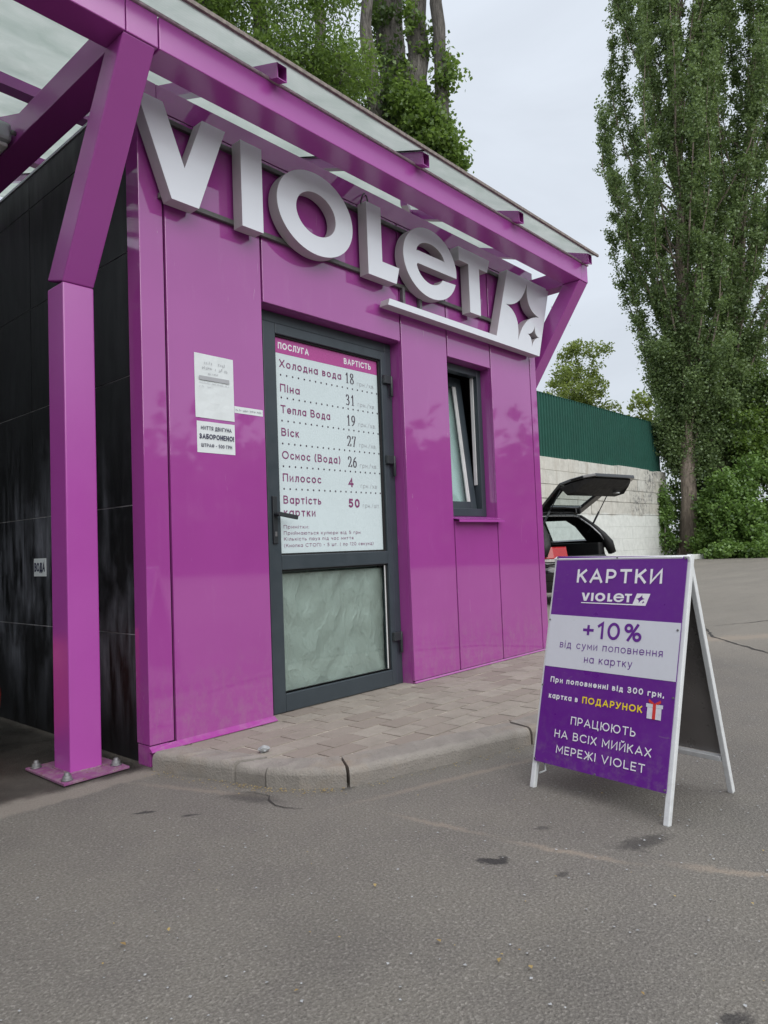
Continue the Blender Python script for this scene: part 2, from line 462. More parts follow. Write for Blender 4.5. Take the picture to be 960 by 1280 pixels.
# paving slabs
m, t, p, out = new_mat('paving')
P = pos(t)
isl = nd(t, 'ShaderNodeNewGeometry')
f1 = noise(t, P, 7, 8, 0.65)
c = mixc(t, mrange(t, f1, 0.3, 0.7), (0.235, 0.212, 0.180, 1), (0.34, 0.308, 0.265, 1))
c = mixc(t, mrange(t, isl.outputs['Random Per Island'], 0, 1, 0, 0.8), c, (0.215, 0.180, 0.155, 1))
c = mixc(t, mrange(t, noise(t, P, 110, 3), 0.55, 0.75, 0, 0.4), c, (0.13, 0.12, 0.11, 1))
t.links.new(c, p.inputs['Base Color'])
p.inputs['Roughness'].default_value = 0.88
bump(t, p, math_(t, 'ADD', f1, noise(t, P, 130, 3)), 0.5, 0.006)
MAT['paving'] = m
MAT['joint'] = solid('sandy_joint', (0.36, 0.325, 0.275, 1), 0.95, 0, 0.5, 7, bmp=0.6, bscale=120)

# kerb concrete
m, t, p, out = new_mat('kerb_concrete')
P = pos(t)
f1 = noise(t, P, 5, 9, 0.68)
c = mixc(t, mrange(t, f1, 0.3, 0.7), (0.185, 0.170, 0.152, 1), (0.285, 0.262, 0.235, 1))
c = mixc(t, mrange(t, noise(t, P, 3, 6, 0.7), 0.55, 0.72, 0, 0.6), c, (0.24, 0.19, 0.14, 1))
c = mixc(t, mrange(t, noise(t, P, 150, 3), 0.60, 0.72, 0, 0.5), c, (0.10, 0.095, 0.09, 1))
t.links.new(c, p.inputs['Base Color'])
p.inputs['Roughness'].default_value = 0.9
bump(t, p, math_(t, 'ADD', f1, noise(t, P, 120, 4)), 0.6, 0.008)
MAT['kerb'] = m
MAT['crack'] = solid('dark_crack', (0.030, 0.027, 0.025, 1), 0.95)
MAT['soil'] = solid('brown_soil', (0.075, 0.045, 0.032, 1), 0.95, 0, 0.4, 4, bmp=0.6, bscale=10)


def leaf_mat(name, dark, light, trans=0.35, gloss=0.03):
    m, t, p, out = new_mat(name)
    t.nodes.remove(p)
    g = nd(t, 'ShaderNodeNewGeometry')
    c = mixc(t, g.outputs['Random Per Island'], dark, light)
    n = noise(t, g.outputs['Position'], 0.9, 3)
    c = mixc(t, mrange(t, n, 0.35, 0.65, 0, 0.5), c, light)
    dif = nd(t, 'ShaderNodeBsdfDiffuse')
    tr = nd(t, 'ShaderNodeBsdfTranslucent')
    gl = nd(t, 'ShaderNodeBsdfGlossy', inp={'Roughness': 0.35})
    gl.inputs[0].default_value = (0.8, 0.85, 0.9, 1)
    t.links.new(c, dif.inputs[0])
    t.links.new(mixc(t, 0.5, c, (light[0] * 1.2, light[1] * 1.3, light[2] * 0.7, 1)), tr.inputs[0])
    a = nd(t, 'ShaderNodeMixShader', inp={0: trans})
    b = nd(t, 'ShaderNodeMixShader', inp={0: gloss})
    t.links.new(dif.outputs[0], a.inputs[1])
    t.links.new(tr.outputs[0], a.inputs[2])
    t.links.new(a.outputs[0], b.inputs[1])
    t.links.new(gl.outputs[0], b.inputs[2])
    t.links.new(b.outputs[0], out.inputs[0])
    return m


MAT['leaf_poplar'] = leaf_mat('poplar_leaf', (0.055, 0.096, 0.036, 1), (0.225, 0.305, 0.130, 1))
MAT['leaf_willow'] = leaf_mat('bright_leaf', (0.055, 0.105, 0.026, 1), (0.19, 0.28, 0.07, 1), 0.45)
MAT['leaf_ivy'] = leaf_mat('ivy_leaf', (0.055, 0.110, 0.028, 1), (0.20, 0.32, 0.085, 1), 0.3)
MAT['leaf_dark'] = leaf_mat('dark_leaf', (0.030, 0.055, 0.018, 1), (0.10, 0.155, 0.045, 1), 0.35)
MAT['leaf_young'] = leaf_mat('yellow_green_leaf', (0.12, 0.17, 0.045, 1), (0.28, 0.34, 0.10, 1), 0.45)
MAT['leaf_dry'] = leaf_mat('dry_leaf', (0.20, 0.12, 0.045, 1), (0.42, 0.32, 0.14, 1), 0.2)

for bn, lo_, hi_ in (('bark', (0.12, 0.095, 0.078, 1), (0.42, 0.35, 0.285, 1)), ('bark_grey', (0.035, 0.031, 0.027, 1), (0.27, 0.25, 0.225, 1))):
    m, t, p, out = new_mat(bn)
    P = pos(t)
    b1 = noise(t, P, 5, 9, 0.72, (2.8, 2.8, 0.45), 0.8)
    b2 = noise(t, P, 0.8, 4)
    c = mixc(t, mrange(t, b1, 0.34, 0.66), lo_, hi_)
    c = mixc(t, mrange(t, b2, 0.45, 0.65, 0, 0.5), c, lo_)
    t.links.new(c, p.inputs['Base Color'])
    p.inputs['Roughness'].default_value = 0.95
    bump(t, p, b1, 1.0, 0.10)
    MAT[bn] = m


# ------------------------------------------------------------------ object helpers
def link(name, me, mat=None, parent=None, bevel=0.0, smooth=False):
    o = bpy.data.objects.new(name, me)
    COL.objects.link(o)
    if mat is not None:
        for mm in (mat if isinstance(mat, (list, tuple)) else [mat]):
            me.materials.append(MAT[mm] if isinstance(mm, str) else mm)
    if parent is not None:
        o.parent = parent
        o.matrix_parent_inverse = Matrix.Translation(-parent_loc(parent))
    if bevel:
        b = o.modifiers.new('bevel', 'BEVEL')
        b.width = bevel
        b.segments = 2
        b.limit_method = 'ANGLE'
        b.angle_limit = math.radians(40)
    if smooth:
        me.polygons.foreach_set('use_smooth', [True] * len(me.polygons))
    return o


def parent_loc(o):
    """world translation of a chain of unrotated things"""
    v = Vector(o.get('_wl', (0, 0, 0)))
    return v


def thing(name, label, cat, loc=(0, 0, 0), group=None, kind=None):
    o = bpy.data.objects.new(name, None)
    COL.objects.link(o)
    o.empty_display_size = 0.1
    o.location = loc
    o['_wl'] = tuple(loc)
    return tag(o, label, cat, group, kind)


def tag(o, label=None, cat=None, group=None, kind=None):
    if label:
        o['label'] = label
    if cat:
        o['category'] = cat
    if group:
        o['group'] = group
    if kind:
        o['kind'] = kind
    return o


class MB:
    """collects shapes into one mesh"""

    def __init__(self):
        self.bm = bmesh.new()

    def hexa(self, pts, mi=0):
        v = [self.bm.verts.new(q) for q in pts]
        for f in ((3, 2, 1, 0), (4, 5, 6, 7), (0, 1, 5, 4), (1, 2, 6, 5), (2, 3, 7, 6), (3, 0, 4, 7)):
            fc = self.bm.faces.new([v[i] for i in f])
            fc.material_index = mi
        return self

    def box(self, x0, x1, y0, y1, z0, z1, mi=0):
        return self.hexa([(x0, y0, z0), (x1, y0, z0), (x1, y1, z0), (x0, y1, z0), (x0, y0, z1), (x1, y0, z1), (x1, y1, z1), (x0, y1, z1)], mi)

    def bar(self, a, b, w, h, up=(0, 0, 1), mi=0):
        a, b = Vector(a), Vector(b)
        d = (b - a).normalized()
        s = d.cross(Vector(up))
        if s.length < 1e-5:
            s = d.cross(Vector((0, 1, 0)))
        s.normalize()
        u = s.cross(d)
        s *= w / 2
        u *= h / 2
        return self.hexa([a - s - u, a + s - u, a + s + u, a - s + u, b - s - u, b + s - u, b + s + u, b - s + u], mi)

    def prism(self, poly, z0, z1, mi=0):
        lo = [self.bm.verts.new((x, y, z0)) for x, y in poly]
        hi = [self.bm.verts.new((x, y, z1)) for x, y in poly]
        n = len(poly)
        self.bm.faces.new(lo[::-1]).material_index = mi
        self.bm.faces.new(hi).material_index = mi
        for i in range(n):
            self.bm.faces.new([lo[i], lo[(i + 1) % n], hi[(i + 1) % n], hi[i]]).material_index = mi
        return self

    def tube(self, path, radii, seg=10, cap=True, mi=0):
        path = [Vector(q) for q in path]
        if isinstance(radii, (int, float)):
            radii = [radii] * len(path)
        rings = []
        ref = Vector((0.13, 0.21, 0.97))
        for i, q in enumerate(path):
            d = (path[min(i + 1, len(path) - 1)] - path[max(i - 1, 0)]).normalized()
            s = d.cross(ref)
            if s.length < 1e-3:
                s = d.cross(Vector((1, 0, 0)))
            s.normalize()
            u = s.cross(d)
            rings.append([self.bm.verts.new(q + (s * math.cos(k * 2 * math.pi / seg) + u * math.sin(k * 2 * math.pi / seg)) * radii[i]) for k in range(seg)])
        for a, b in zip(rings, rings[1:]):
            for k in range(seg):
                f = self.bm.faces.new([a[k], a[(k + 1) % seg], b[(k + 1) % seg], b[k]])
                f.material_index = mi
                f.smooth = True
        if cap:
            self.bm.faces.new(rings[0][::-1]).material_index = mi
            self.bm.faces.new(rings[-1]).material_index = mi
        return self

    def lathe(self, prof, c=(0, 0, 0), seg=24, axis='Z', mi=0):
        rings = []
        for r, h in prof:
            ring = []
            for k in range(seg):
                a = k * 2 * math.pi / seg
                x, y = r * math.cos(a), r * math.sin(a)
                q = (x, y, h) if axis == 'Z' else ((h, x, y) if axis == 'X' else (x, h, y))
                ring.append(self.bm.verts.new((q[0] + c[0], q[1] + c[1], q[2] + c[2])))
            rings.append(ring)
        for a, b in zip(rings, rings[1:]):
            for k in range(seg):
                f = self.bm.faces.new([a[k], a[(k + 1) % seg], b[(k + 1) % seg], b[k]])
                f.smooth = True
                f.material_index = mi
        if prof[0][0] > 1e-4:
            self.bm.faces.new(rings[0][::-1]).material_index = mi
        if prof[-1][0] > 1e-4:
            self.bm.faces.new(rings[-1]).material_index = mi
        return self

    def face(self, pts, mi=0):
        self.bm.faces.new([self.bm.verts.new(q) for q in pts]).material_index = mi
        return self

    def mesh(self, name):
        bmesh.ops.remove_doubles(self.bm, verts=self.bm.verts, dist=1e-6)
        bmesh.ops.recalc_face_normals(self.bm, faces=self.bm.faces)
        me = bpy.data.meshes.new(name)
        self.bm.to_mesh(me)
        self.bm.free()
        return me

    def build(self, name, mat, parent=None, bevel=0.0):
        return link(name, self.mesh(name), mat, parent, bevel)


DG = None


def curve_to_mesh(cu):
    o = bpy.data.objects.new('tmp', cu)
    COL.objects.link(o)
    dg = bpy.context.evaluated_depsgraph_get()
    dg.update()
    me = bpy.data.meshes.new_from_object(o.evaluated_get(dg))
    bpy.data.objects.remove(o)
    bpy.data.curves.remove(cu)
    return me


def shape_mesh(loops, depth, bev=0.0, off=0.0):
    """filled 2D outline (first loop outer, the rest holes) with thickness, lying in local XY, centred on z=0"""
    cu = bpy.data.curves.new('shape', 'CURVE')
    cu.dimensions = '2D'
    cu.fill_mode = 'BOTH'
    cu.extrude = depth / 2
    cu.bevel_depth = bev
    cu.bevel_resolution = 1
    cu.offset = off
    for lp in loops:
        s = cu.splines.new('POLY')
        s.points.add(len(lp) - 1)
        for i, (x, y) in enumerate(lp):
            s.points[i].co = (x, y, 0, 1)
        s.use_cyclic_u = True
    return curve_to_mesh(cu)


def frame_mat(origin, u, v):
    u, v = Vector(u).normalized(), Vector(v).normalized()
    w = u.cross(v)
    mtx = Matrix((u, v, w)).transposed().to_4x4()
    mtx.translation = origin
    return mtx


def set_slots(me, mats):
    """side faces to slot 1"""
    for pl in me.polygons:
        pl.material_index = 0 if abs(pl.normal.z) > 0.9 else 1


# a geometric signwriter's alphabet: every glyph is a few strokes (width, strokes) in a unit-high box
def arc(cx, cy, rx, ry, a0, a1, n=14):
    return [(cx + rx * math.cos(math.radians(a0 + (a1 - a0) * k / n)), cy + ry * math.sin(math.radians(a0 + (a1 - a0) * k / n))) for k in range(n + 1)]


def ring(cx, cy, rx, ry):
    return arc(cx, cy, rx, ry, 90, 450, 30)


STEM = [(0, 0), (0, 1)]
BREVE = arc(.0, 1.30, .15, .12, 190, 350, 8)
GL = {
    'А': (.80, [[(0, 0), (.40, 1), (.80, 0)], [(.15, .30), (.65, .30)]]),
    'Б': (.58, [[(.54, 1), (0, 1), (0, 0)] + arc(.30, .29, .28, .29, -90, 90) + [(0, .58)]]),
    'В': (.60, [[(0, 0), (0, 1)] + arc(.30, .76, .24, .24, 90, -90) + [(0, .52)], [(.30, .52)] + arc(.32, .26, .28, .26, 90, -90) + [(0, 0)]]),
    'Г': (.50, [[(0, 0), (0, 1), (.50, 1)]]),
    'Д': (.80, [[(0, -.20), (0, 0), (.80, 0), (.80, -.20)], [(.14, 0), (.24, 1), (.66, 1), (.66, 0)]]),
    'Е': (.52, [[(.52, 1), (0, 1), (0, 0), (.52, 0)], [(0, .51), (.46, .51)]]),
    'Ж': (1.0, [[(.02, 1), (.42, .50), (0, 0)], [(.98, 1), (.58, .50), (1, 0)], [(.5, 1), (.5, 0)], [(.42, .50), (.58, .50)]]),
    'З': (.56, [arc(.26, .75, .25, .25, 145, -90), [(.16, .50), (.28, .50)], arc(.26, .26, .29, .26, 90, -148)]),
    'И': (.66, [[(0, 1), (0, 0), (.66, 1), (.66, 0)]]),
    'К': (.60, [STEM, [(.57, 1), (.02, .42)], [(.20, .60), (.60, 0)]]),
    'Л': (.70, [[(0, 0), (.10, .04), (.17, .3), (.20, 1), (.70, 1), (.70, 0)]]),
    'М': (.82, [[(0, 0), (0, 1), (.41, .28), (.82, 1), (.82, 0)]]),
    'Н': (.64, [STEM, [(.64, 0), (.64, 1)], [(0, .5), (.64, .5)]]),
    'О': (.92, [ring(.46, .5, .46, .5)]),
    'П': (.64, [[(0, 0), (0, 1), (.64, 1), (.64, 0)]]),
    'Р': (.58, [[(0, 0), (0, 1)] + arc(.28, .69, .30, .31, 90, -90) + [(0, .38)]]),
    'С': (.78, [arc(.46, .5, .46, .5, 46, 314, 24)]),
    'Т': (.66, [[(0, 1), (.66, 1)], [(.33, 1), (.33, 0)]]),
    'У': (.66, [[(0, 1), (.35, .30)], [(.66, 1), (.36, .30), (.27, .10), (.14, 0), (.03, .02)]]),
    'Ф': (.92, [[(.46, 0), (.46, 1)], ring(.46, .53, .46, .34)]),
    'Х': (.66, [[(0, 1), (.66, 0)], [(.66, 1), (0, 0)]]),
    'Ц': (.78, [[(0, 1), (0, 0), (.78, 0), (.78, -.20)], [(.64, 1), (.64, 0)]]),
    'Ч': (.58, [[(0, 1), (0, .62)] + arc(.24, .62, .24, .22, 180, 270, 6) + [(.58, .40)], [(.58, 1), (.58, 0)]]),
    'Ш': (.94, [[(0, 1), (0, 0), (.94, 0), (.94, 1)], [(.47, 1), (.47, 0)]]),
    'Ь': (.56, [[(0, 1), (0, 0)] + arc(.28, .29, .28, .29, -90, 90) + [(0, .58)]]),
    'Ю': (1.10, [STEM, [(0, .5), (.26, .5)], ring(.68, .5, .42, .5)]),
    'Я': (.58, [[(.58, 0), (.58, 1)] + arc(.28, .69, .28, .31, 90, 270) + [(.58, .38)], [(.28, .38), (0, 0)]]),
    'І': (.0, [STEM]), 'V': (.76, [[(0, 1), (.38, 0), (.76, 1)]]), 'L': (.50, [[(0, 1), (0, 0), (.50, 0)]]),
    '0': (.60, [ring(.30, .5, .30, .5)]), '1': (.22, [[(0, .80), (.22, 1), (.22, 0)]]),
    '2': (.54, [arc(.26, .72, .25, .28, 160, -30, 10) + [(0, 0), (.54, 0)]]),
    '3': (.54, [arc(.25, .75, .24, .25, 145, -90), [(.15, .50), (.27, .50)], arc(.25, .26, .28, .26, 90, -148)]),
    '4': (.60, [[(.44, 0), (.44, 1), (0, .28), (.60, .28)]]),
    '5': (.52, [[(.48, 1), (.08, 1), (.04, .58)] + arc(.24, .31, .28, .31, 110, -140)]),
    '6': (.58, [ring(.29, .30, .29, .30), arc(.42, .34, .42, .66, 178, 100, 8)]),
    '8': (.56, [ring(.28, .75, .23, .25), ring(.28, .26, .28, .26)]),
    '%': (.86, [ring(.18, .78, .18, .22), ring(.68, .22, .18, .22), [(.68, 1), (.18, 0)]]),
    '+': (.52, [[(0, .46), (.52, .46)], [(.26, .20), (.26, .72)]]),
    '-': (.30, [[(0, .42), (.30, .42)]]), '(': (.16, [arc(.30, .45, .30, .66, 125, 235, 10)]), ')': (.16, [arc(-.14, .45, .30, .66, 55, -55, 10)]),
    '.': (.0, [[(0, 0), (0, .015)]]), ',': (.02, [[(.03, .03), (-.01, -.14)]]), ':': (.0, [[(0, 0), (0, .015)], [(0, .52), (0, .535)]]),
    '!': (.0, [[(0, 1), (0, .34)], [(0, 0), (0, .015)]]), '?': (.46, [arc(.22, .74, .22, .26, 160, -60, 10) + [(.22, .44), (.22, .32)], [(.22, 0), (.22, .015)]]), '/': (.40, [[(0, -.1), (.40, 1.05)]]),
}
GL['Й'] = (.66, GL['И'][1] + [[(x + .33, y) for x, y in BREVE]])
for a_, b_ in (('O', 'О'), ('E', 'Е'), ('T', 'Т'), ('I', 'І')):
    GL[a_] = GL[b_]
XH = .735
LOW = {
    'а': (.72, [ring(.36, .5, .36, .5), [(.72, 0), (.72, 1)]]),
    'б': (.72, [ring(.36, .5, .36, .5), [(.02, .5), (.06, 1.0), (.26, 1.25), (.62, 1.36)]]),
    'в': (.56, [[(0, 0), (0, 1)] + arc(.28, .77, .24, .23, 90, -90) + [(0, .54)], [(.28, .54)] + arc(.29, .27, .27, .27, 90, -90) + [(0, 0)]]),
    'г': (.44, [[(0, 0), (0, 1), (.44, 1)]]),
    'д': (.74, [[(0, -.24), (0, 0), (.74, 0), (.74, -.24)], [(.13, 0), (.22, 1), (.62, 1), (.62, 0)]]),
    'е': (.72, [[(.03, .48), (.71, .48)], arc(.36, .5, .36, .5, -3, 318, 24)]),
    'є': (.62, [[(.03, .5), (.46, .5)], arc(.36, .5, .36, .5, 50, 310, 20)]),
    'з': (.50, [arc(.24, .76, .23, .24, 145, -90), [(.14, .52), (.26, .52)], arc(.24, .27, .26, .27, 90, -145)]),
    'и': (.58, [[(0, 1), (0, 0), (.58, 1), (.58, 0)]]),
    'і': (.0, [STEM, [(0, 1.36), (0, 1.38)]]),
    'к': (.54, [STEM, [(.52, 1), (.03, .42)], [(.18, .60), (.54, 0)]]),
    'л': (.62, [[(0, 0), (.09, .04), (.15, .3), (.18, 1), (.62, 1), (.62, 0)]]),
    'м': (.74, [[(0, 0), (0, 1), (.37, .28), (.74, 1), (.74, 0)]]),
    'н': (.58, [STEM, [(.58, 0), (.58, 1)], [(0, .5), (.58, .5)]]),
    'о': (.76, [ring(.38, .5, .38, .5)]),
    'п': (.58, [[(0, 0), (0, 1), (.58, 1), (.58, 0)]]),
    'р': (.72, [[(0, -.42), (0, 1)], ring(.36, .5, .36, .5)]),
    'с': (.62, [arc(.36, .5, .36, .5, 46, 314, 20)]),
    'т': (.58, [[(0, 1), (.58, 1)], [(.29, 1), (.29, 0)]]),
    'у': (.62, [[(0, 1), (.32, .04)], [(.62, 1), (.27, -.20), (.16, -.38), (.02, -.40)]]),
    'х': (.58, [[(0, 1), (.58, 0)], [(.58, 1), (0, 0)]]),
    'ц': (.70, [[(0, 1), (0, 0), (.70, 0), (.70, -.24)], [(.57, 1), (.57, 0)]]),
    'ч': (.54, [[(0, 1), (0, .62)] + arc(.22, .62, .22, .22, 180, 270, 6) + [(.54, .40)], [(.54, 1), (.54, 0)]]),
    'ш': (.84, [[(0, 1), (0, 0), (.84, 0), (.84, 1)], [(.42, 1), (.42, 0)]]),
    'ь': (.52, [[(0, 1), (0, 0)] + arc(.25, .29, .27, .29, -90, 90) + [(0, .58)]]),
    'ю': (.98, [STEM, [(0, .5), (.26, .5)], ring(.62, .5, .36, .5)]),
    'я': (.54, [[(.54, 0), (.54, 1)] + arc(.26, .70, .26, .30, 90, 270) + [(.54, .40)], [(.26, .40), (0, 0)]]),
}
LOW['й'] = (.58, LOW['и'][1] + [[(x + .29, y + .04) for x, y in BREVE]])


def ribbon(bm, pts, w, z):
    """constant-width stroke with mitred corners and square ends"""
    P_ = [Vector(q) for q in pts]
    closed = (P_[0] - P_[-1]).length < 1e-6
    if closed:
        P_ = P_[:-1]
    n = len(P_)
    if not closed:
        P_[0] = P_[0] + (P_[0] - P_[1]).normalized() * w * .5
        P_[-1] = P_[-1] + (P_[-1] - P_[-2]).normalized() * w * .5
    L_, R_ = [], []
    for i in range(n):
        a_ = P_[i - 1] if (i > 0 or closed) else None
        c_ = P_[(i + 1) % n] if (i < n - 1 or closed) else None
        d1 = (P_[i] - a_).normalized() if a_ is not None else None
        d2 = (c_ - P_[i]).normalized() if c_ is not None else None
        d1 = d1 or d2
        d2 = d2 or d1
        n1, n2 = Vector((-d1.y, d1.x)), Vector((-d2.y, d2.x))
        m_ = n1 + n2
        m_ = m_.normalized() if m_.length > 1e-6 else n1
        k = min(1 / max(.2, m_.dot(n1)), 1.9)
        zi = z + i * 0.000004        # climbs along the stroke so that its end never lies in the plane of its start
        L_.append(bm.verts.new((*(P_[i] + m_ * w * .5 * k), zi)))
        R_.append(bm.verts.new((*(P_[i] - m_ * w * .5 * k), zi)))
    for i in range(n if closed else n - 1):
        j = (i + 1) % n
        try:
            bm.faces.new([R_[i], R_[j], L_[j], L_[i]])
        except ValueError:
            pass


def text_mesh(body, w=None, h=0.03, bold=0.0, thick=0.0006, align='LEFT', shear=0.0):
    """lettering of cap height h, fitted to width w; bold is the stroke width over the cap height"""
    sw = bold or 0.11
    gap = .15 + sw * .45
    x = 0.0
    items = []
    for ch in body:
        if ch == ' ':
            x += .30 + gap
            continue
        low = ch in LOW
        gw_, strokes = (LOW if low else GL)[ch]
        hh_ = XH if low else 1.0
        f = lambda q: (x + sw / 2 + q[0] * (hh_ if low else 1) * .98, sw / 2 + q[1] * (hh_ - sw))
        items += [[f(q) for q in st] for st in strokes]
        x += gw_ * (hh_ if low else 1) * .98 + sw + gap
    tot = x - gap
    kx = (w / (h * tot)) if w else 1.0
    bm = bmesh.new()
    for i, st in enumerate(items):
        ribbon(bm, [(q[0] * kx * h, q[1] * h) for q in st], sw * h, (i % 6) * 0.00014)
    me = bpy.data.meshes.new('lettering')
    bm.to_mesh(me)
    bm.free()
    return me


def put(name, me, mtx, mat, parent, bevel=0.0):
    me.transform(mtx)
    return link(name, me, mat, parent, bevel)


def ellipse(cx, cy, rx, ry, n=56, a0=0.0, a1=360.0, closed=True, p=2.0):
    out = []
    for k in range(n):
        a = math.radians(a0 + (a1 - a0) * k / (n if closed else n - 1))
        ca, sa = math.cos(a), math.sin(a)
        out.append((cx + rx * math.copysign(abs(ca) ** (2 / p), ca), cy + ry * math.copysign(abs(sa) ** (2 / p), sa)))
    return out


def star4(top, left, right, bot, n=9, pull=0.72):
    """four pointed star with concave sides"""
    c = ((top[0] + left[0] + right[0] + bot[0]) / 4, (top[1] + left[1] + right[1] + bot[1]) / 4)
    pts = [top, right, bot, left]
    out = []
    for i in range(4):
        A, B = pts[i], pts[(i + 1) % 4]
        mx, my = (A[0] + B[0]) / 2, (A[1] + B[1]) / 2
        q = (mx + (c[0] - mx) * pull, my + (c[1] - my) * pull)
        for k in range(n):
            s = k / n
            out.append(((1 - s) ** 2 * A[0] + 2 * s * (1 - s) * q[0] + s * s * B[0], (1 - s) ** 2 * A[1] + 2 * s * (1 - s) * q[1] + s * s * B[1]))
    return out


# ------------------------------------------------------------------ ground
NSEG = 1
o = MB().face([(-300, -300, 0), (500, -300, 0), (500, 300, 0), (-300, 300, 0)]).build('ground', 'asphalt')
tag(o, kind='structure')

rr = random.Random(3)


def crack(pts, w, name='crack'):
    """a thin irregular dark gap in the asphalt"""
    r = random.Random(hash(str(pts)) % 9999)
    path = []
    for (x0, y0), (x1, y1) in zip(pts, pts[1:]):
        k = max(2, int(math.hypot(x1 - x0, y1 - y0) / 0.05))
        for i in range(k):
            s = i / k
            path.append((x0 + (x1 - x0) * s + r.uniform(-.014, .014), y0 + (y1 - y0) * s + r.uniform(-.014, .014)))
    path.append(pts[-1])
    L, R = [], []
    for i, q in enumerate(path):
        a, b = path[max(0, i - 1)], path[min(len(path) - 1, i + 1)]
        dx, dy = b[0] - a[0], b[1] - a[1]
        l = math.hypot(dx, dy) or 1
        ww = w * r.uniform(0.35, 1.0) * min(1, 3 * min(i + .2, len(path) - 1 - i + .2) / len(path) + .15)
        L.append((q[0] - dy / l * ww / 2, q[1] + dx / l * ww / 2, 0.003))
        R.append((q[0] + dy / l * ww / 2, q[1] - dx / l * ww / 2, 0.003))
    mb = MB()
    for i in range(len(path) - 1):
        mb.face([R[i], R[i + 1], L[i + 1], L[i]])
    tag(mb.build(name, 'crack'), kind='structure')


crack([(7.4, 0.3), (6.2, -0.45), (5.5, -0.75), (5.3, -0.92), (4.7, -1.42), (4.3, -1.75), (3.9, -2.4), (3.8, -3.0)], 0.035)
crack([(6.3, -0.4), (6.9, -0.75), (7.7, -1.0)], 0.02)
crack([(9.8, -0.5), (8.6, -1.6), (8.2, -2.9), (8.3, -4.2)], 0.03)
crack([(0.03, -0.62), (0.08, -0.75), (0.02, -0.86), (0.06, -0.98)], 0.010)

# kerb stones round the pavement
KO = [(-0.017, -0.048), (0.103, -0.50), (0.135, -0.665), (0.200, -0.800), (0.329, -0.947), (1.29, -1.234), (2.2, -1.36), (3.15, -1.12), (3.75, -0.72), (3.95, -0.02)]
KI = [(0.128, -0.070), (0.250, -0.555), (0.285, -0.640), (0.335, -0.720), (0.43, -0.80), (1.33, -1.085), (2.18, -1.21), (3.08, -0.98), (3.61, -0.62), (3.80, -0.02)]
KZ = 0.082


def lerp2(a, b, s):
    return (a[0] + (b[0] - a[0]) * s, a[1] + (b[1] - a[1]) * s)


def kerb(idx, t0=0.0, t1=1.0, dz=0.0, tilt=0.0):
    """one cast stone following the kerb line between the given corners"""
    po = [KO[i] for i in idx]
    pi = [KI[i] for i in idx]
    po[0], pi[0] = lerp2(po[0], po[1], t0), lerp2(pi[0], pi[1], t0)
    po[-1], pi[-1] = lerp2(po[-2], po[-1], t1), lerp2(pi[-2], pi[-1], t1)
    bm = bmesh.new()
    prof = [(0.0, -0.15), (0.0, KZ - 0.030), (0.035, KZ - 0.014), (0.085, KZ - 0.005), (0.16, KZ), (1.0, KZ), (1.0, -0.15)]
    rows = []
    rk = random.Random(int(po[0][0] * 1000))
    # resample along the run so that the worn edge can be uneven
    so, si = [], []
    for k in range(len(po) - 1):
        n = max(2, int(math.hypot(po[k + 1][0] - po[k][0], po[k + 1][1] - po[k][1]) / 0.035))
        for j in range(n):
            so.append(lerp2(po[k], po[k + 1], j / n))
            si.append(lerp2(pi[k], pi[k + 1], j / n))
    so.append(po[-1])
    si.append(pi[-1])
    for a_, b_ in zip(so, si):
        w1 = rk.uniform(-.004, .003)
        row = []
        for s, z in prof:
            q = lerp2(a_, b_, s)
            zz = z + dz + (w1 if 0 < s < .2 else 0) + (rk.uniform(-.0015, .0015) if z > 0 else 0)
            row.append(bm.verts.new((q[0], q[1], zz)))
        rows.append(row)
    for r0, r1 in zip(rows, rows[1:]):
        for j in range(len(prof)):
            k = (j + 1) % len(prof)
            f = bm.faces.new([r0[j], r1[j], r1[k], r0[k]])
            f.smooth = 0 < j < 4
    bm.faces.new([bm.verts.new(v.co) for v in rows[0][::-1]])
    bm.faces.new([bm.verts.new(v.co) for v in rows[-1]])
    bmesh.ops.recalc_face_normals(bm, faces=bm.faces)
    me = bpy.data.meshes.new('kerb')
    bm.to_mesh(me)
    bm.free()
    o = link('kerb', me, 'kerb')
    tag(o, kind='structure')


kerb([0, 1], 0, 0.97)
kerb([1, 2], 0.03, 0.97, -0.005)
kerb([2, 3, 4], 0.02, 0.985, 0.0)
kerb([4, 5], 0.012, 0.995, -0.003)
kerb([5, 6], 0.01, 0.99)
kerb([6, 7], 0.01, 0.99)
kerb([7, 8], 0.01, 0.99)
kerb([8, 9], 0.01, 1.0)

# pavement: bedding sheet and individual pavers laid in rows parallel to the shop front (one mesh)
PAVZ = 0.068
pav_poly = [(0.116, 0.25), (0.116, -0.001), (0.02, -0.03)] + KI[:] + [(3.9, 0.25)]


def clip(poly, nx, ny, d):
    out = []
    for i in range(len(poly)):
        a, b = poly[i], poly[(i + 1) % len(poly)]
        da, db = nx * a[0] + ny * a[1] - d, nx * b[0] + ny * b[1] - d
        if da <= 0:
            out.append(a)
        if da * db < 0:
            s = da / (da - db)
            out.append(lerp2(a, b, s))
    return out


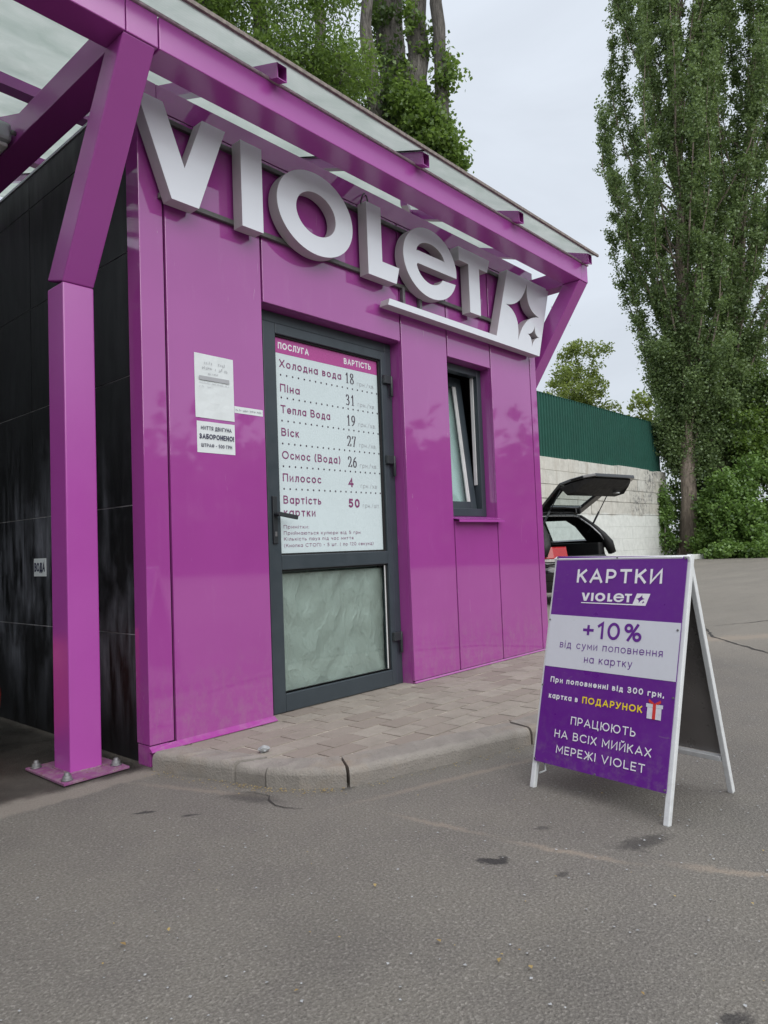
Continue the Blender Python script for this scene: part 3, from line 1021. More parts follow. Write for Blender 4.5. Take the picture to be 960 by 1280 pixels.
mb = MB()
mb.prism([(x, y) for x, y in pav_poly], -0.1, PAVZ - 0.0035)
o = mb.build('pavement', 'joint')
tag(o, kind='structure')
mb = MB()
rp = random.Random(5)
PH, PWID = 0.125, 0.215
y = 0.22
row = 0
while y > -1.40:
    x = -0.1 - (row % 2) * PWID / 2 - rp.uniform(0, .02)
    while x < 4.0:
        g = rp.uniform(.0035, .0065)
        sk = rp.uniform(-.003, .003)
        quad = [(x + g, y - PH + g + sk), (x + PWID - g, y - PH + g + rp.uniform(-.003, .003)), (x + PWID - g, y - g + sk), (x + g, y - g + rp.uniform(-.003, .003))]
        # keep the part that lies inside the pavement outline (convex half planes of its inner kerb line)
        pl = quad[::-1] if False else quad
        for (A, B) in zip(KI[:-1], KI[1:]):
            nx, ny = (B[1] - A[1]), -(B[0] - A[0])
            l = math.hypot(nx, ny)
            nx, ny = nx / l, ny / l
            pl = clip(pl, nx, ny, nx * A[0] + ny * A[1] - 0.004) if pl else pl
            if not pl:
                break
        if pl and len(pl) > 2:
            pl = clip(pl, 0, 1, 0.22)
            pl = clip(pl, -1, 0, 0.0)
        if pl and len(pl) > 2:
            ar = abs(sum(pl[i][0] * pl[(i + 1) % len(pl)][1] - pl[(i + 1) % len(pl)][0] * pl[i][1] for i in range(len(pl)))) / 2
            if ar > 6e-4:
                mb.prism(pl, PAVZ - 0.05, PAVZ + rp.uniform(-0.0015, 0.0015))
        x += PWID
    y -= PH
    row += 1
o = mb.build('paving_slabs', 'paving', None, 0.003)
tag(o, kind='structure')

# ------------------------------------------------------------------ the car wash building
B = thing('car_wash_building', 'purple panelled car wash kiosk with glazed door and narrow window', 'building', (0, 0, 0))
FT = 3.160                      # top of the panels
px = [(0.0, 0.127), (0.140, 0.728), (0.741, 1.905), (1.918, 2.425), (2.438, 2.990), (3.003, 3.595), (3.608, 3.700)]


def panel(x0, x1, z0, z1, edges=''):
    mb = MB()
    mb.box(x0, x1, 0.0, 0.022, z0, z1)
    return mb.build('facade_panel', 'panel', B, 0.003)


mb = MB()
mb.box(0.0, 0.127, 0.0, 0.115, 0.098, FT)
mb.box(0.002, 0.10, 0.004, 0.110, 0.0, 0.094)
mb.build('corner_post', 'panel', B, 0.003)
panel(*px[1], 0.086, FT)
panel(px[2][0], px[2][1], 2.352, FT)
panel(*px[3], 0.086, FT)
panel(px[4][0], px[4][1], 0.086, 1.148)
panel(px[4][0], px[4][1], 2.345, FT)
panel(*px[5], 0.086, FT)
mb = MB()
mb.box(px[6][0], px[6][1], 0.0, 0.115, 0.086, FT)
mb.build('corner_post', 'panel', B, 0.003)
# returns round the door and window openings
mb = MB()
mb.box(1.918, 1.936, 0.0225, 0.17, 0.06, 2.37)
mb.box(0.712, 0.728, 0.0225, 0.17, 0.06, 2.37)
mb.box(0.7285, 1.9175, 0.0225, 0.17, 2.352, 2.368)
mb.build('door_reveal', 'panel', B)
mb = MB()
mb.box(3.003, 3.021, 0.0225, 0.17, 1.13, 2.36)
mb.box(2.407, 2.425, 0.0225, 0.17, 1.13, 2.36)
mb.box(2.4255, 3.0025, 0.0225, 0.17, 2.345, 2.360)
mb.build('window_reveal', 'panel', B)
# dark carcass behind the panel joints, with the two openings
mb = MB()
for (x0, x1, z0, z1) in ((0.115, 0.71, 0.04, 3.28), (0.71, 1.938, 2.37, 3.28), (1.938, 2.405, 0.04, 3.28), (2.405, 3.023, 0.04, 1.13), (2.405, 3.023, 2.362, 3.28), (3.023, 3.69, 0.04, 3.28)):
    mb.box(x0, x1, 0.030, 0.165, z0, z1)
mb.build('carcass', 'dark', B)
mb = MB()
mb.box(0.04, 3.69, 4.9, 5.0, 0, 3.28)
mb.box(3.62, 3.695, 0.165, 5.0, 0, 3.28)
mb.box(0.04, 3.69, 0.165, 4.9, 3.22, 3.28)
mb.box(0.045, 0.12, 0.165, 4.9, 0.0, 3.22)
mb.box(0.12, 3.62, 0.165, 4.9, 0.0, 0.05)
mb.build('shell', 'inside', B)
# fascia beam over the sign
mb = MB()
mb.box(0.02, 0.106, 0.0, 0.12, 3.166, 3.293)
mb.build('fascia_beam', 'panel', B, 0.002)
mb = MB()
mb.box(0.108, 3.715, 0.0, 0.12, 3.166, 3.293)
mb.build('fascia_beam', 'panel', B, 0.002)
# sloping base flashing
mb = MB()
for (x0, x1) in ((0.0, 0.733),):
    mb.hexa([(x0 - .004, -0.029, 0.070), (x1, -0.029, 0.070), (x1, 0.02, 0.070), (x0 - .004, 0.02, 0.070), (x0 - .004, -0.030, 0.073), (x1, -0.030, 0.073), (x1, 0.0, 0.093), (x0 - .004, 0.0, 0.093)])
mb.build('flashing', 'panel', B)
mb = MB()
mb.hexa([(1.92, -0.005, 0.071), (3.70, -0.005, 0.071), (3.70, 0.02, 0.071), (1.92, 0.02, 0.071), (1.92, -0.005, 0.074), (3.70, -0.005, 0.074), (3.70, 0.0, 0.084), (1.92, 0.0, 0.084)])
mb.build('flashing', 'panel', B)
# window sill
mb = MB()
mb.hexa([(2.420, -0.052, 1.152), (3.012, -0.052, 1.152), (3.012, 0.10, 1.176), (2.420, 0.10, 1.176), (2.420, -0.055, 1.158), (3.012, -0.055, 1.158), (3.012, 0.10, 1.184), (2.420, 0.10, 1.184)])
mb.hexa([(2.420, -0.055, 1.135), (3.012, -0.055, 1.135), (3.012, -0.0525, 1.135), (2.420, -0.0525, 1.135), (2.420, -0.055, 1.1515), (3.012, -0.055, 1.1515), (3.012, -0.0525, 1.1515), (2.420, -0.0525, 1.1515)])
mb.build('window_sill', 'steel', B)

# black tiled side wall of the wash bay (one mesh of tiles, pale grout behind)
mb = MB()
zr = [0.0, 0.597, 1.220, 1.855, 2.470, 3.085, 3.275]
yr = [0.118, 1.292, 2.492, 3.692, 4.892, 6.092, 7.292, 8.0]
for z0, z1 in zip(zr, zr[1:]):
    for y0, y1 in zip(yr, yr[1:]):
        mb.box(0.022, 0.038, y0 + .0026, y1 - .0026, z0 + .0026, z1 - .0026)
mb.build('tiled_wall', 'tile', B)
mb = MB()
mb.box(0.0265, 0.0445, 0.119, 8.0, 0.002, 3.27)
mb.build('grout', 'grout', B)
mb = MB()
mb.box(0.016, 0.050, 0.118, 8.0, 3.277, 3.292)
mb.build('wall_capping', 'lamp_grey', B)
mb = MB()
mb.box(-4.75, -4.65, 0.1, 8.0, 0, 3.5)
mb.box(-4.65, 0.02, 7.9, 8.0, 0, 6.2)
mb.build('bay_wall', 'tile', B)

# door
DY = 0.10
mb = MB()
mb.box(0.730, 0.800, DY, DY + .07, 0.062, 2.350)
mb.box(1.852, 1.916, DY, DY + .07, 0.062, 2.350)
mb.box(0.8005, 1.8515, DY, DY + .07, 2.288, 2.350)
door = mb.build('door', 'frame', B, 0.004)
mb = MB()
L0, L1 = 0.803, 1.850
mb.box(L0, 0.893, DY - .012, DY + .05, 0.072, 2.285)
mb.box(1.800, L1, DY - .012, DY + .05, 0.072, 2.285)
mb.box(0.8935, 1.7995, DY - .012, DY + .05, 2.226, 2.285)
mb.box(0.8935, 1.7995, DY - .012, DY + .05, 0.865, 0.948)
mb.box(0.8935, 1.7995, DY - .012, DY + .05, 0.072, 0.172)
mb.build('door_leaf', 'frame', door, 0.004)
for z0, z1 in ((0.172, 0.865), (0.948, 2.226)):
    mb = MB()
    for (x0, x1, a, b) in ((0.8935, 0.905, z0, z1), (1.788, 1.7995, z0, z1), (0.905, 1.788, z0, z0 + .010), (0.905, 1.788, z1 - .010, z1)):
        mb.box(x0, x1, DY + .004, DY + .02, a + .0004, b - .0004)
    mb.build('glazing_seal', 'rubber', door)
mb = MB()
mb.box(0.906, 1.787, DY + .004, DY + .009, 0.1735, 0.181)
mb.box(1.776, 1.783, DY + .004, DY + .009, 0.182, 0.855)
mb.build('glazing_bead', 'sash_white', door)
mb = MB()
mb.box(0.895, 1.798, DY + .022, DY + .028, 0.175, 0.862)
mb.build('lower_pane', 'glass', door)
mb = MB()
mb.box(0.895, 1.798, DY + .022, DY + .028, 0.950, 2.224)
mb.build('upper_pane', 'glass', door)
# creased film hung inside the lower pane, folds modelled
bm = bmesh.new()
NX, NZ = 110, 90
gv = []
for j in range(NZ + 1):
    r_ = []
    for i in range(NX + 1):
        x, z = 0.89 + 0.92 * i / NX, 0.12 + 0.72 * j / NZ
        yv = DY + .058 + .007 * math.sin(x * 17 + 2.2 * math.sin(z * 5 + x * 3)) + .004 * math.sin(x * 38 + 4 * math.sin(z * 3.1)) + .006 * math.sin((x * 1.2 - z) * 9 + 3 * math.sin(x * 5 + z * 4)) * (0.9 - z) + .003 * math.sin(z * 31 + 5 * math.sin(x * 7))
        r_.append(bm.verts.new((x, yv, z)))
    gv.append(r_)
for j in range(NZ):
    for i in range(NX):
        f = bm.faces.new([gv[j][i], gv[j][i + 1], gv[j + 1][i + 1], gv[j + 1][i]])
        f.smooth = True
me = bpy.data.meshes.new('film')
bm.to_mesh(me)
bm.free()
link('film_curtain', me, 'film', door)
mb = MB()
mb.box(0.89, 1.80, DY + .095, DY + .10, 0.84, 2.25)
mb.build('backing_film', 'curtain', door)
for zc in (2.055, 1.515, 0.345):
    mb = MB()
    mb.box(1.806, 1.872, DY - .036, DY - .0125, zc + .012, zc + .068)
    mb.tube([(1.884, DY - .024, zc - .070), (1.884, DY - .024, zc + .068)], 0.0115, 10)
    mb.build('hinge', 'hinge', door, 0.003)
mb = MB()
mb.box(0.829, 0.862, DY - .024, DY - .0125, 1.015, 1.283)
mb.tube([(0.846, DY - .024, 1.180), (0.846, DY - .060, 1.180)], 0.013, 10)
mb.bar((0.838, DY - .060, 1.181), (0.972, DY - .066, 1.160), 0.016, 0.024)
mb.build('handle', 'hinge', door, 0.003)
mb = MB()
mb.box(0.838, 0.853, DY - .027, DY - .0245, 1.055, 1.082)
mb.build('key_cylinder', 'galv', door, 0.001)

# window: fixed frame, sash tilted inwards at the top
mb = MB()
X0, X1, Z0, Z1 = 2.427, 3.001, 1.186, 2.343
mb.box(X0, X0 + .055, DY, DY + .065, Z0, Z1)
mb.box(X1 - .055, X1, DY, DY + .065, Z0, Z1)
mb.box(X0 + .0555, X1 - .0555, DY, DY + .065, Z1 - .055, Z1)
mb.box(X0 + .0555, X1 - .0555, DY, DY + .065, Z0, Z0 + .060)
win = mb.build('window', 'frame', B, 0.004)
mb = MB()
mb.box(X1 - .067, X1 - .057, DY + .035, DY + .060, Z0 + .25, Z1 - .057)
mb.build('inner_rebate', 'sash_white', win)
TH = math.radians(6.0)


def tilt(x, yo, h):
    """point of the tilted sash: h along its height, yo through its thickness"""
    return (x, DY + .045 + h * math.sin(TH) + yo * math.cos(TH), Z0 + .058 + h * math.cos(TH) - yo * math.sin(TH))


def sbox(mb, x0, x1, y0, y1, h0, h1):
    mb.hexa([tilt(x0, y0, h0), tilt(x1, y0, h0), tilt(x1, y1, h0), tilt(x0, y1, h0), tilt(x0, y0, h1), tilt(x1, y0, h1), tilt(x1, y1, h1), tilt(x0, y1, h1)])


SX0, SX1, SH = X0 + .03, X1 - .062, 1.06
mb = MB()
sbox(mb, SX0, SX0 + .075, 0, .05, 0, SH)
sbox(mb, SX1 - .075, SX1, 0, .05, 0, SH)
sbox(mb, SX0 + .0755, SX1 - .0755, 0, .05, 0, .06)
sbox(mb, SX0 + .0755, SX1 - .0755, 0, .05, SH - .075, SH)
sash = mb.build('sash', 'frame', win, 0.003)
mb = MB()
sbox(mb, SX1 - .092, SX1 - .0765, .002, .012, .061, SH - .076)
sbox(mb, SX1 - .112, SX1 - .097, .002, .012, .061, SH - .076)
mb.build('bead', 'sash_white', win)
mb = MB()
sbox(mb, SX0 + .076, SX1 - .113, .014, .020, .061, SH - .076)
mb.build('pane', 'glass', win)
mb = MB()
sbox(mb, SX0 + .05, SX1 - .05, .052, .056, .03, SH - .03)
mb.build('window_film', 'curtain', win)

# ------------------------------------------------------------------ canopy: frame of purple steel with sloping sheet roof
K = 0.36                                     # roof slope


def roof_z(y):
    return 3.345 + K * (y + 0.5)


CN = thing('canopy', 'purple steel canopy frame with sloping translucent sheet roof over the kiosk front', 'canopy', (0, 0, 0))
ELB = 2.25
for (xa, xb) in ((-0.291, -0.143), (3.768, 3.910)):
    mb = MB()
    mb.box(xa, xb, 0.173, 0.336, 0.014, ELB)
    # leaning upper half, from the elbow up and forwards to the front beam
    mb2 = MB()
    mb2.hexa([(xa, 0.173, ELB), (xb, 0.173, ELB), (xb, 0.336, ELB + .045), (xa, 0.336, ELB + .045), (xa, -0.415, 3.139), (xb, -0.415, 3.139), (xb, -0.262, 3.139), (xa, -0.262, 3.139)])
    col = mb.build('column', 'steel', CN, 0.006)
    mb2.build('leaning_post', 'steel', CN, 0.006)
    mb = MB()
    mb.hexa([(xa - .083, 0.052, 0.005), (xb + .075, 0.062, 0.005), (xb + .075, 0.45, 0.005), (xa - .083, 0.45, 0.005), (xa - .083, 0.052, 0.016), (xb + .075, 0.062, 0.016), (xb + .075, 0.45, 0.016), (xa - .083, 0.45, 0.016)])
    mb.build('base_plate', 'plate', CN, 0.002)
    for bx, by in ((xa - .05, 0.095), (xb + .045, 0.13), (xa - .05, 0.41), (xb + .045, 0.41)):
        mb = MB()
        mb.lathe([(0.026, 0.0), (0.026, 0.004), (0.0195, 0.0045), (0.0195, 0.019), (0.013, 0.0195), (0.0125, 0.028), (0.009, 0.033), (0.0, 0.035)], (bx, by, 0.0165), 6 if bx > 0 else 8)
        mb.build('bolt', 'galv', CN)
    # weld bead at the column foot
    mb = MB()
    for (p0, p1) in (((xa, .171, .017), (xb, .171, .017)), ((xa - .002, .173, .017), (xa - .002, .336, .017)), ((xb + .002, .173, .017), (xb + .002, .336, .017))):
        mb.tube([Vector(p0).lerp(Vector(p1), k / 8) + Vector((0, 0, rr.uniform(-.001, .001))) for k in range(9)], [0.005 + rr.uniform(-.001, .0015) for k in range(9)], 6)
    mb.build('weld', 'plate', CN)
# front beam in lengths with open joints
for x0, x1 in ((-4.7, -0.283), (-0.279, -0.133), (-0.127, 3.795), (3.7975, 3.910)):
    mb = MB()
    mb.box(x0, x1, -0.420, -0.262, 3.140, 3.286)
    mb.build('front_beam', 'steel', CN, 0.004)
for (xa, xb) in ((-0.286, -0.134), (3.768, 3.905)):
    mb = MB()
    mb.box(xa, xb, -0.261, 4.6, 3.132, 3.264)
    mb.build('side_beam', 'steel', CN, 0.004)
for xr in (0.50, 1.63, 2.73, 3.82, -0.63, -1.76, -2.89, -4.0):
    mb = MB()
    b0, b1 = -0.492, 7.8
    for (za, zb, xa, xb) in ((0.0, .004, -.03, .03), (.074, .078, -.03, .03), (.004, .074, -.03, -.026), (.004, .074, .026, .03)):
        z = lambda y, q: 3.262 + K * (y + .5) + q
        mb.hexa([(xr + xa, b0, z(b0, za)), (xr + xb, b0, z(b0, za)), (xr + xb, b1, z(b1, za)), (xr + xa, b1, z(b1, za)), (xr + xa, b0, z(b0, zb)), (xr + xb, b0, z(b0, zb)), (xr + xb, b1, z(b1, zb)), (xr + xa, b1, z(b1, zb))])
    mb.build('rafter', 'steel', CN)
for (x0, x1, y, rot) in ((-4.6, 3.84, 1.70, 0), (-4.6, 3.84, 4.0, 0)):
    mb = MB()
    zb = roof_z(y) - .062
    mb.box(x0, x1, y - .05, y + .05, zb - .04, zb + .035)
    mb.build('purlin', 'steel', CN)
mb = MB()
mb.bar((2.40, 0.325, roof_z(.325) - .05), (2.77, 0.557, roof_z(.557) - .05), 0.05, 0.04)
mb.build('brace', 'steel', CN)
# roof sheets meeting over the rafters
xs = [-4.7, -2.89, -0.63, 1.63, 3.875]
for x0, x1 in zip(xs, xs[1:]):
    mb = MB()
    y0, y1 = -0.520, 8.0
    mb.hexa([(x0 + .004, y0, roof_z(y0)), (x1 - .004, y0, roof_z(y0)), (x1 - .004, y1, roof_z(y1)), (x0 + .004, y1, roof_z(y1)), (x0 + .004, y0, roof_z(y0) + .008), (x1 - .004, y0, roof_z(y0) + .008), (x1 - .004, y1, roof_z(y1) + .008), (x0 + .004, y1, roof_z(y1) + .008)])
    mb.build('roof_sheet', 'poly', CN)
mb = MB()
bw = 0.018
mb.hexa([(-4.7, -.536, roof_z(-.53) - .004), (3.895, -.536, roof_z(-.53) - .004), (3.895, -.521, roof_z(-.53) - .004), (-4.7, -.521, roof_z(-.53) - .004), (-4.7, -.536, roof_z(-.53) + .016), (3.895, -.536, roof_z(-.53) + .016), (3.895, -.50, roof_z(-.53) + .024), (-4.7, -.50, roof_z(-.53) + .024)])
mb.build('edge_trim', 'trim', CN, 0.002)
mb = MB()
mb.box(-4.7, 3.918, -0.430, -0.412, 3.287, 3.300)
mb.build('beam_trim', 'trim_pale', CN, 0.002)
mb = MB()
for xj in (1.63,):
    y0, y1 = -0.51, 7.8
    mb.hexa([(xj - .05, y0, roof_z(y0) - .005), (xj - .031, y0, roof_z(y0) - .005), (xj - .031, y1, roof_z(y1) - .005), (xj - .05, y1, roof_z(y1) - .005), (xj - .05, y0, roof_z(y0) - .001), (xj - .031, y0, roof_z(y0) - .001), (xj - .031, y1, roof_z(y1) - .001), (xj - .05, y1, roof_z(y1) - .001)])
mb.build('joint_strip', 'rubber', CN)

# ------------------------------------------------------------------ VIOLET sign
SG = thing('shop_sign', 'large white raised letters VIOLET with star emblem on two dark rails', 'sign', (0, 0, 0))
ZT, ZB = 3.147, 2.683
FACE, BACK = -0.100, -0.026
LET = {
    'V': [[(-0.058, ZT), (0.081, ZT), (0.194, 2.861), (0.301, ZT), (0.441, ZT), (0.271, ZB), (0.118, ZB)]],
    'I': [[(0.537, ZT), (0.677, ZT), (0.677, ZB), (0.537, ZB)]],
    'O': [ellipse(1.076, 2.919, 0.298, 0.243, 64), ellipse(1.074, 2.917, 0.156, 0.128, 48)[::-1]],
    'L': [[(1.506, ZT), (1.640, ZT), (1.640, 2.795), (1.806, 2.795), (1.773, ZB), (1.506, ZB)]],
    'T': [[(2.489, ZT), (2.891, ZT), (2.854, 3.044), (2.745, 3.044), (2.745, ZB), (2.606, ZB), (2.606, 3.044), (2.489, 3.044)]],
}
ecx, ecy, erx, ery = 2.152, 2.918, 0.298, 0.243
outer = ellipse(ecx, ecy, erx, ery, 60, -6.5, 342, False)        # counter-clockwise from the bar end, over the top, to the open end
inner = ellipse(ecx - .006, ecy - .012, 0.158, 0.132, 22, -32, -166, False)
LET['e'] = [outer + inner + [(2.004, 2.888)], [(2.006, 2.978)] + [q for q in ellipse(ecx, 2.962, 0.158, 0.098, 22, 176, 4, False)] + [(2.304, 2.978)]]
SIGN_M = frame_mat((0, (FACE + BACK) / 2, 0), (1, 0, 0), (0, 0, 1))
for ch in 'VIOLeT':
    me = shape_mesh(LET[ch], FACE * -1 + BACK, 0.0)
    set_slots(me, None)
    put('letter', me, SIGN_M, ['letter', 'letter_side'], SG, 0.002)
EMB = [(3.148, 3.147), (3.812, 3.147), (3.598, 2.527), (1.680, 2.527), (1.697, 2.570), (2.949, 2.575)]
STAR1 = star4((3.451, 3.112), (3.105, 2.862), (3.622, 2.862), (3.266, 2.600), 10, 0.80)
STAR2 = star4((3.549, 2.776), (3.419, 2.685), (3.609, 2.687), (3.479, 2.582), 8, 0.80)
me = shape_mesh([EMB, STAR1, STAR2], FACE * -1 + BACK)
set_slots(me, None)
put('star_emblem', me, SIGN_M, ['letter', 'letter_side'], SG, 0.002)
for zt in (3.130, 2.737):
    mb = MB()
    mb.box(0.10, 3.45, -0.0255, -0.004, zt - .026, zt)
    mb.build('rail', 'rail', SG, 0.002)
for xb_ in (1.93, 2.11, 3.30):
    mb = MB()
    mb.box(xb_ - .012, xb_ + .012, -0.031, -0.0035, 2.56, 2.72)
    mb.build('bracket', 'galv', SG, 0.002)
mb = MB()
mb.tube([(1.50, -.06, 3.14), (1.515, -.055, 3.19), (1.56, -.03, 3.235), (1.63, 0.02, 3.285), (1.66, .06, 3.30)], 0.004, 7)
mb.tube([(1.555, -.06, 3.14), (1.575, -.05, 3.19), (1.60, -.02, 3.24), (1.655, .05, 3.30)], 0.004, 7)
mb.build('cable', 'rubber', SG)

# ------------------------------------------------------------------ price list on the door
PY = DY + .018
PL = thing('price_list', 'tall white price list with plum header on the door glass', 'price list', (0.90, PY, 0.95))
VX = lambda x, z, d=0.0: frame_mat((x, PY - .0012 - d, z), (1, 0, 0), (0, 0, 1))
mb = MB()
mb.box(0.906, 1.787, PY, PY + .003, 0.959, 2.2155)
mb.build('sheet', 'price', PL)
mb = MB()
mb.box(0.9065, 1.7865, PY - .0008, PY - .0002, 2.124, 2.215)
mb.build('header_band', 'price_head', PL)


def ptext(s, x, z, w, h, ink, bold=0.0, **kw):
    put('lettering', text_mesh(s, w, h, bold, **kw), VX(x, z), ink, PL)


ptext('ПОСЛУГА', 0.936, 2.150, 0.240, 0.039, 'white_ink', 0.20)
ptext('ВАРТІСТЬ', 1.478, 2.150, 0.250, 0.039, 'white_ink', 0.20)
for s, z, w in (('Холодна вода', 2.042, 0.507), ('Піна', 1.898, 0.152), ('Тепла Вода', 1.773, 0.397), ('Віск', 1.639, 0.135), ('Осмос (Вода)', 1.505, 0.473), ('Пилосос', 1.374, 0.303), ('Вартість', 1.245, 0.297), ('картки', 1.172, 0.247)):
    ptext(s, 0.942, z, w, 0.047, 'price_ink', 0.155)
for z in (1.997, 1.864, 1.728, 1.5945, 1.462, 1.331):
    mb = MB()
    for k in range(19):
        x = 0.950 + k * (0.828 / 18)
        mb.lathe([(0.0058, PY - .0013), (0.0058, PY - .0004)], (x, 0, z), 8, 'Y')
    mb.build('dotted_line', 'price_ink_dark', PL)

# book-face numerals: strokes of contrasting width, as on the stuck-on number strips
SER = {
    '1': [[(0.28, 0.80), (0.55, 1.0)], [(0.55, 1.0), (0.55, 0.02)], [(0.30, 0.02), (0.80, 0.02)]],
    '2': [[(0.15, 0.74), (0.20, 0.92), (0.42, 1.0), (0.68, 0.94), (0.78, 0.74), (0.66, 0.50), (0.40, 0.24), (0.12, 0.03)], [(0.12, 0.03), (0.85, 0.03), (0.90, 0.2)]],
    '3': [[(0.16, 0.82), (0.30, 0.98), (0.55, 0.98), (0.72, 0.80), (0.62, 0.60), (0.40, 0.53), (0.68, 0.46), (0.80, 0.26), (0.66, 0.06), (0.38, 0.0), (0.14, 0.08)]],
    '6': [[(0.80, 0.98), (0.48, 0.84), (0.24, 0.56), (0.18, 0.28), (0.30, 0.06), (0.52, 0.0), (0.76, 0.12), (0.84, 0.34), (0.72, 0.55), (0.50, 0.60), (0.26, 0.48)]],
    '7': [[(0.12, 0.78), (0.20, 0.97), (0.86, 0.97)], [(0.86, 0.97), (0.60, 0.50), (0.42, 0.0)]],
    '8': [[(0.50, 0.55), (0.24, 0.70), (0.28, 0.94), (0.50, 1.0), (0.74, 0.92), (0.76, 0.72), (0.50, 0.55), (0.22, 0.34), (0.20, 0.10), (0.50, 0.0), (0.80, 0.10), (0.82, 0.32), (0.50, 0.55)]],
    '9': [[(0.20, 0.02), (0.52, 0.16), (0.76, 0.44), (0.82, 0.72), (0.70, 0.94), (0.48, 1.0), (0.24, 0.88), (0.16, 0.66), (0.28, 0.45), (0.50, 0.40), (0.74, 0.52)]],
}


def smoothp(pts, n=4):
    out = []
    for i in range(len(pts) - 1):
        a, b = pts[max(0, i - 1)], pts[i]
        c_, d_ = pts[i + 1], pts[min(len(pts) - 1, i + 2)]
        for k in range(n):
            s = k / n
            out.append(tuple(0.5 * (2 * b[j] + (c_[j] - a[j]) * s + (2 * a[j] - 5 * b[j] + 4 * c_[j] - d_[j]) * s * s + (3 * b[j] - a[j] - 3 * c_[j] + d_[j]) * s ** 3) for j in (0, 1)))
    out.append(pts[-1])
    return out


def number(s, x, z, w, h):
    mb = MB()
    cw = w / len(s)
    lay = 0
    for i, ch in enumerate(s):
        for st in SER[ch]:
            pp = smoothp(st) if len(st) > 3 else st
            pp = [(x + (i + q[0] * 0.86 + 0.05) * cw, z + q[1] * h) for q in pp]
            for a_, b_ in zip(pp, pp[1:]):
                dx, dz = b_[0] - a_[0], b_[1] - a_[1]
                l = math.hypot(dx, dz) or 1
                t_ = 0.0028 + 0.0062 * abs(dz) / l
                ex, ez = dx / l * t_ * .25, dz / l * t_ * .25
                mx, mz = dz / l * t_ / 2 + 0, -dx / l * t_ / 2
                lay = (lay + 1) % 7
                yy = PY - .0010 - lay * 0.00006
                mb.face([(a_[0] - ex - mx, yy, a_[1] - ez - mz), (b_[0] + ex - mx, yy, b_[1] + ez - mz), (b_[0] + ex + mx, yy, b_[1] + ez + mz), (a_[0] - ex + mx, yy, a_[1] - ez + mz)])
    mb.build('number', 'price_ink_dark', PL)


for s, z in (('18', 2.030), ('31', 1.889), ('19', 1.757), ('27', 1.624), ('26', 1.491)):
    number(s, 1.480, z, 0.088, 0.065)
ptext('4', 1.480, 1.363, 0.046, 0.058, 'price_ink', 0.22)
ptext('50', 1.476, 1.232, 0.100, 0.056, 'price_ink', 0.22)
for z in (2.023, 1.888, 1.757, 1.623, 1.490, 1.358):
    ptext('грн./хв.', 1.592, z + .003, 0.165, 0.027, 'pale_ink', 0.09)
ptext('грн./шт.', 1.605, 1.234, 0.165, 0.027, 'pale_ink', 0.09)
for s, z, w in (('Примітки:', 1.101, 0.196), ('Приймаються купюри від 5 грн', 1.065, 0.636), ('Кількість пауз під час миття', 1.031, 0.570), ('(Кнопка СТОП) - 5 шт. ( по 120 секунд)', 0.993, 0.755)):
    ptext(s, 0.937, z, w, 0.020, 'price_ink', 0.12)

# ------------------------------------------------------------------ notices on the panels


def notice(name, label, x0, x1, z0, z1, lines, plane='front', sag=0.0):
    if plane == 'front':
        th = thing(name, label, 'notice', (x0, 0, z0))
        mb = MB()
        bm = mb.bm
        n = 8
        g = [[bm.verts.new((x0 + (x1 - x0) * i / n + (sag * .4 if j == 0 else 0), -0.0015 - sag * (0.5 + 0.5 * math.sin(i * 1.1 + j * 1.7)) * (0.3 + math.sin(math.pi * i / n)), z0 + (z1 - z0) * j / n - sag * i / n * 0.5)) for i in range(n + 1)] for j in range(n + 1)]
        for j in range(n):
            for i in range(n):
                bm.faces.new([g[j][i], g[j][i + 1], g[j + 1][i + 1], g[j + 1][i]])
        o = mb.build('paper', 'paper', th)
        s = o.modifiers.new('thick', 'SOLIDIFY')
        s.thickness = 0.0008
        for (txt, x, z, w, h, ink, bold) in lines:
            put('lettering', text_mesh(txt, w, h, bold), frame_mat((x, -0.0035 - sag, z), (1, 0, 0), (0, 0, 1)), ink, th)
    return th


def print_line(x, z, w, h, ink, parent, y, seed):
    """small print too faded to read: a row of short uneven marks"""
    r_ = random.Random(seed)
    mb = MB()
    xx = x
    while xx < x + w:
        cw = h * r_.uniform(.35, .75)
        if r_.random() > .16:
            z0 = z + h * r_.choice((0, 0, .1))
            z1 = z + h * r_.choice((.7, .75, 1.0))
            t_ = h * .16
            mb.face([(xx, y, z0), (xx + t_, y, z0), (xx + t_, y, z1), (xx, y, z1)])
            if r_.random() > .3:
                zz = r_.choice((z0, z1 - t_, (z0 + z1) / 2))
                mb.face([(xx + t_, y, zz), (xx + cw, y, zz), (xx + cw, y, zz + t_), (xx + t_, y, zz + t_)])
        xx += cw + h * .22
    mb.build('faded_print', ink, parent)


n1 = notice('paper_notice', 'faded white printed sheet in a plastic sleeve on the purple panel', 0.287, 0.524, 1.658, 1.986, (), sag=0.002)
for i_, (x_, z_, w_, h_) in enumerate(((0.345, 1.935, .135, .016), (0.332, 1.908, .145, .015), (0.356, 1.882, .095, .013), (0.312, 1.834, .180, .008), (0.312, 1.814, .090, .008))):
    print_line(x_, z_, w_, h_, 'pale_ink', n1, -0.0062, 40 + i_)
mb = MB()
mb.box(0.311, 0.494, -0.0066, -0.0058, 1.851, 1.872)
mb.build('grey_bar', 'pale_ink', n1)
notice('warning_notice', 'white notice forbidding engine washing under the faded sheet', 0.293, 0.524, 1.481, 1.640, (
    ('МИТТЯ ДВИГУНА', 0.316, 1.597, 0.186, 0.020, 'navy_ink', 0.15), ('ЗАБОРОНЕНО!', 0.306, 1.551, 0.210, 0.026, 'navy_ink', 0.20), ('ШТРАФ - 500 ГРН', 0.316, 1.510, 0.186, 0.018, 'navy_ink', 0.15)))
